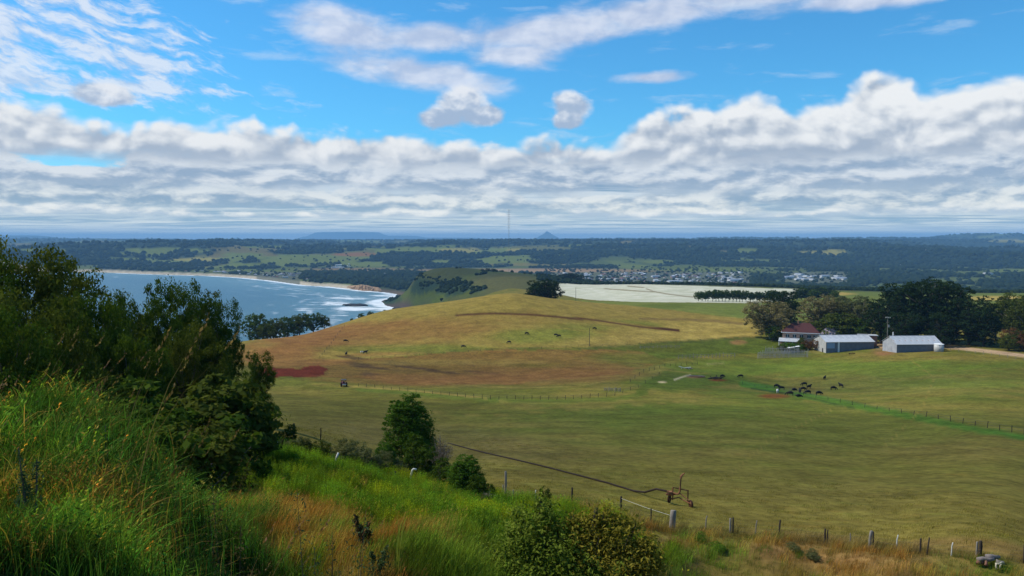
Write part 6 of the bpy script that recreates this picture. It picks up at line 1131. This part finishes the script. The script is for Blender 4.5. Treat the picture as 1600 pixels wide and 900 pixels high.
# bright green herbs in a band below the fence
herb = [tuft(31, 16, .8, .012, .12, .12, .3, 3, herb=9), tuft(32, 14, .75, .012, .15, .13, .4, 3, herb=10), tuft(33, 16, .8, .012, .1, .12, .3, 3, herb=8), tuft(34, 24, .7, .016, .2, .14, .6, 3)]
def kp(px, py, d, x, y, r):
    f = FROW(px); top_ = f + 2; bot = f + np.interp(px, [300, 420, 600, 800, 1000, 1100, 1600], [50, 95, 85, 85, 56, 44, 36]); w = patch(x, y, 5, 33); return (py > top_) & (py < bot + (w - .5) * 60) & (~LEFT(px, py)) & (px < 1020 + r.normal(size=len(px)) * 40) & (w > .36) & (patch(x, y, .9, 37) > .36)
pts, px, py, d, r = bank_points(76000, 3, 14, 66, 240, 1150, kp)
grp('green_herbs', 'lush bright green herbs in a band along the bank', pts, px, py, d, r, (.120, .190, .014), .25, .55, 1.15, 4, herb, tintfn=lambda t, p, a, b: t * (0.65 + .75 * patch(p[:, 0], p[:, 1], 3, 15))[:, None] * np.where((patch(p[:, 0], p[:, 1], 1.5, 18) > .60)[:, None], (1.9, 1.35, .8), (1, 1, 1)) * np.where((patch(p[:, 0], p[:, 1], 2.2, 19) < .36)[:, None], (.45, .6, .7), (1, 1, 1)))
# ochre dry grass
dry = [tuft(41, 22, .5, .010, .3, .14, .7, 3), tuft(42, 18, .6, .010, .35, .12, .5, 3, heads=5, hcol=(1.3, 1.2, 1.2)), tuft(43, 24, .38, .012, .25, .18, .9, 3)]
def kd(px, py, d, x, y, r): return (py > FROW(px) - 1) & (~LEFT(px + 40, py)) & (py < 960)
def td(t, p, a, b):
    g1 = .6 * patch(p[:, 0], p[:, 1], 4.5, 45) + .4 * patch(p[:, 0], p[:, 1], .9, 46); g2 = patch(p[:, 0], p[:, 1], 1.3, 48); t = np.where((g1 > .505)[:, None], t * (.42, .90, .45), t); t = np.where((g1 < .40)[:, None], t * (1.1, .80, .75), t); return t * (.7 + .6 * g2)[:, None]
pts, px, py, d, r = bank_points(52000, 4, 8, 64, 300, 1760, kd)
grp('dry_grass', 'ochre and green rough grass over the rest of the bank', pts, px, py, d, r, (.270, .185, .042), .25, .6, 1.2, 3, dry, tintfn=td)
# longer straw and weeds along the fence and out into the paddock edge
pts, px, py, d, r = bank_points(9000, 6, 44, 64, 760, 1720, lambda px, py, d, x, y, r: (py > FROW(px) - 7) & (py < FROW(px) + 6))
grp('fence_grass', 'straw coloured long grass along the fence', pts, px, py, d, r, (.21, .155, .055), .2, .7, 1.2, 3, dry)
pts, px, py, d, r = bank_points(42000, 7, 40, 150, 330, 1760, lambda px, py, d, x, y, r: (py < FROW(px) - 3) & (py > FROW(px) - 95))
grp('pasture_grass', 'short cropped grass of the paddock beyond the fence', pts, px, py, d, r, (.150, .125, .022), .2, .3, .6, 3, [tuft(51, 12, .35, .022, .2, .3, .8, 2), tuft(52, 10, .3, .024, .3, .35, .9, 2), tuft(53, 12, .25, .024, .1, .35, .9, 2)], tintfn=lambda t, p, a, b: t * (.75 + .5 * patch(p[:, 0], p[:, 1], 9, 55))[:, None])
# single weeds that stand out
def weed(name, label, px, by, ty, fm, seed, w=.16, d=None, nl=700, leaf=.030, stem=M_BARK):
    if d is None: p, d = hit(px, by, 3)
    else: x, y, _ = ray(px, 400); p = Vector((x * d, y * d, zat(x * d, y * d)))
    h = P(px, ty, d).z - p.z; g_ = np.random.default_rng(seed); t = thing(name, label, 'weed', p); mb = MB(); C_ = []
    for i in range(5):
        lx, ly = g_.normal(size=2) * w * h * .5; hh = h * (1 - .12 * i); mb.tube([(lx * .2, ly * .2, -.1), (lx * .7, ly * .7, hh * .5), (lx, ly, hh)], (.012, .009, .003), 5); n = nl // 5; u = g_.random(n) ** .8 * .9 + .08; C_.append(np.stack([lx * u, ly * u, hh * u], -1) + g_.normal(size=(n, 3)) * (w * h * .42 * (1.15 - u))[:, None] * (1, 1, .35))
    C_ = np.vstack(C_); nn = g_.normal(size=C_.shape) + (0, 0, .8); nn /= np.linalg.norm(nn, axis=1, keepdims=True); v, f, lv = leaves(C_, nn, leaf * (.5 + g_.random(len(C_))), .35); mb.build('stems', stem, t); link('leaves', new_mesh('leaves', v, f, (fm,), False, {'lv': lv}), t); return t
F_WEED = foliage_mat('weed_leaves', (.030, .060, .026), (.075, .115, .055)); F_WEEDB = foliage_mat('brown_weed_leaves', (.045, .038, .018), (.10, .085, .04)); F_YEL = foliage_mat('yellow_blossom', (.45, .40, .03), (.75, .65, .05)); F_BLADE = foliage_mat('yellow_green_blades', (.16, .20, .03), (.30, .32, .06))
for px, by, ty, fm, d, w, lab in [(492, 900, 762, F_WEED, 14, .22, 'tall grey green weed spire at the edge of the long grass'), (506, 905, 828, F_WEED, 13, .2, 'grey green weed at the foot of the tall spire'), (583, 905, 855, F_WEED, 16, .3, 'dark green weed at the bottom edge, left of centre'), (566, 900, 800, F_WEEDB, 19, .25, 'thin brown weed left of the yellow green blades'), (628, 905, 862, F_WEEDB, 17, .3, 'dark brown weed at the bottom edge, right of the dark green one'), (682, 850, 805, F_WEED, 33, .3, 'dark green weed on the ochre slope left of the leafy shrub'),
                                  (352, 830, 745, F_WEEDB, 15, .2, 'brown weed spire in the grass below the fallen branch'), (470, 905, 850, F_WEEDB, 12, .2, 'brown weed in the long grass at the bottom'), (150, 860, 668, F_BRIGHT, 9, .16, 'bright green leafy weed in the middle of the tall grass'), (36, 880, 700, F_WEED, 7, .2, 'dark weed in the tall grass at the left edge'), (672, 880, 825, F_WEEDB, 24, .4, 'low brown dry weed left of the leafy shrub')]:
    weed('weed', lab, px, by, ty, fm, px, w, d, 900, .034 * d / 14)
weed('ragwort', 'yellow flowering weed at the right foot of the leafy shrub', 1027, 0, 842, F_YEL, 77, .5, 24, 420, .05)
for px, by, ty, lab in [(1092, 845, 835, 'first green herb clump below the strainer post'), (1125, 862, 846, 'second green herb clump below the strainer post'), (1242, 862, 849, 'grey green clump on the ochre strip below the dark twin posts'), (1268, 873, 862, 'green clump at the ochre strip right of the grey green one')]: tree('shrub1', 'herb_clump', lab, 'bush', px, by, ty, 'herb clumps on the slope right of the shrub', fm=(F_BRIGHT, F_GREY)['grey' in lab], wide=2.0)
p, d = hit(617, 905, 10); t = thing('flax_clump', 'clump of long yellow green blades on the ochre slope', 'plant', p); m = tuft(91, 12, 1.5, .035, .1, .08, .4, 5); m = m.copy(); m.materials[0] = F_BLADE; link('blades', m, t)
#@@GRASS_END
# ------------------------------------------------------------------ look-alikes of one group told apart by their place in the row
ORD = ('first second third fourth fifth sixth seventh eighth ninth tenth eleventh twelfth thirteenth fourteenth fifteenth sixteenth seventeenth eighteenth nineteenth twentieth twenty-first twenty-second twenty-third twenty-fourth twenty-fifth twenty-sixth').split()
by_label = {}
for o in COL.objects:
    if o.parent is None and 'label' in o and 'group' in o: by_label.setdefault((o['group'], o['label']), []).append(o)
for (gname, lab), os_ in by_label.items():
    if 1 < len(os_) <= len(ORD):
        os_.sort(key=lambda o: math.atan2(o.location.x, o.location.y))
        for o, w_ in zip(os_, ORD): o['label'] = lab + ', ' + w_ + ' from the left'
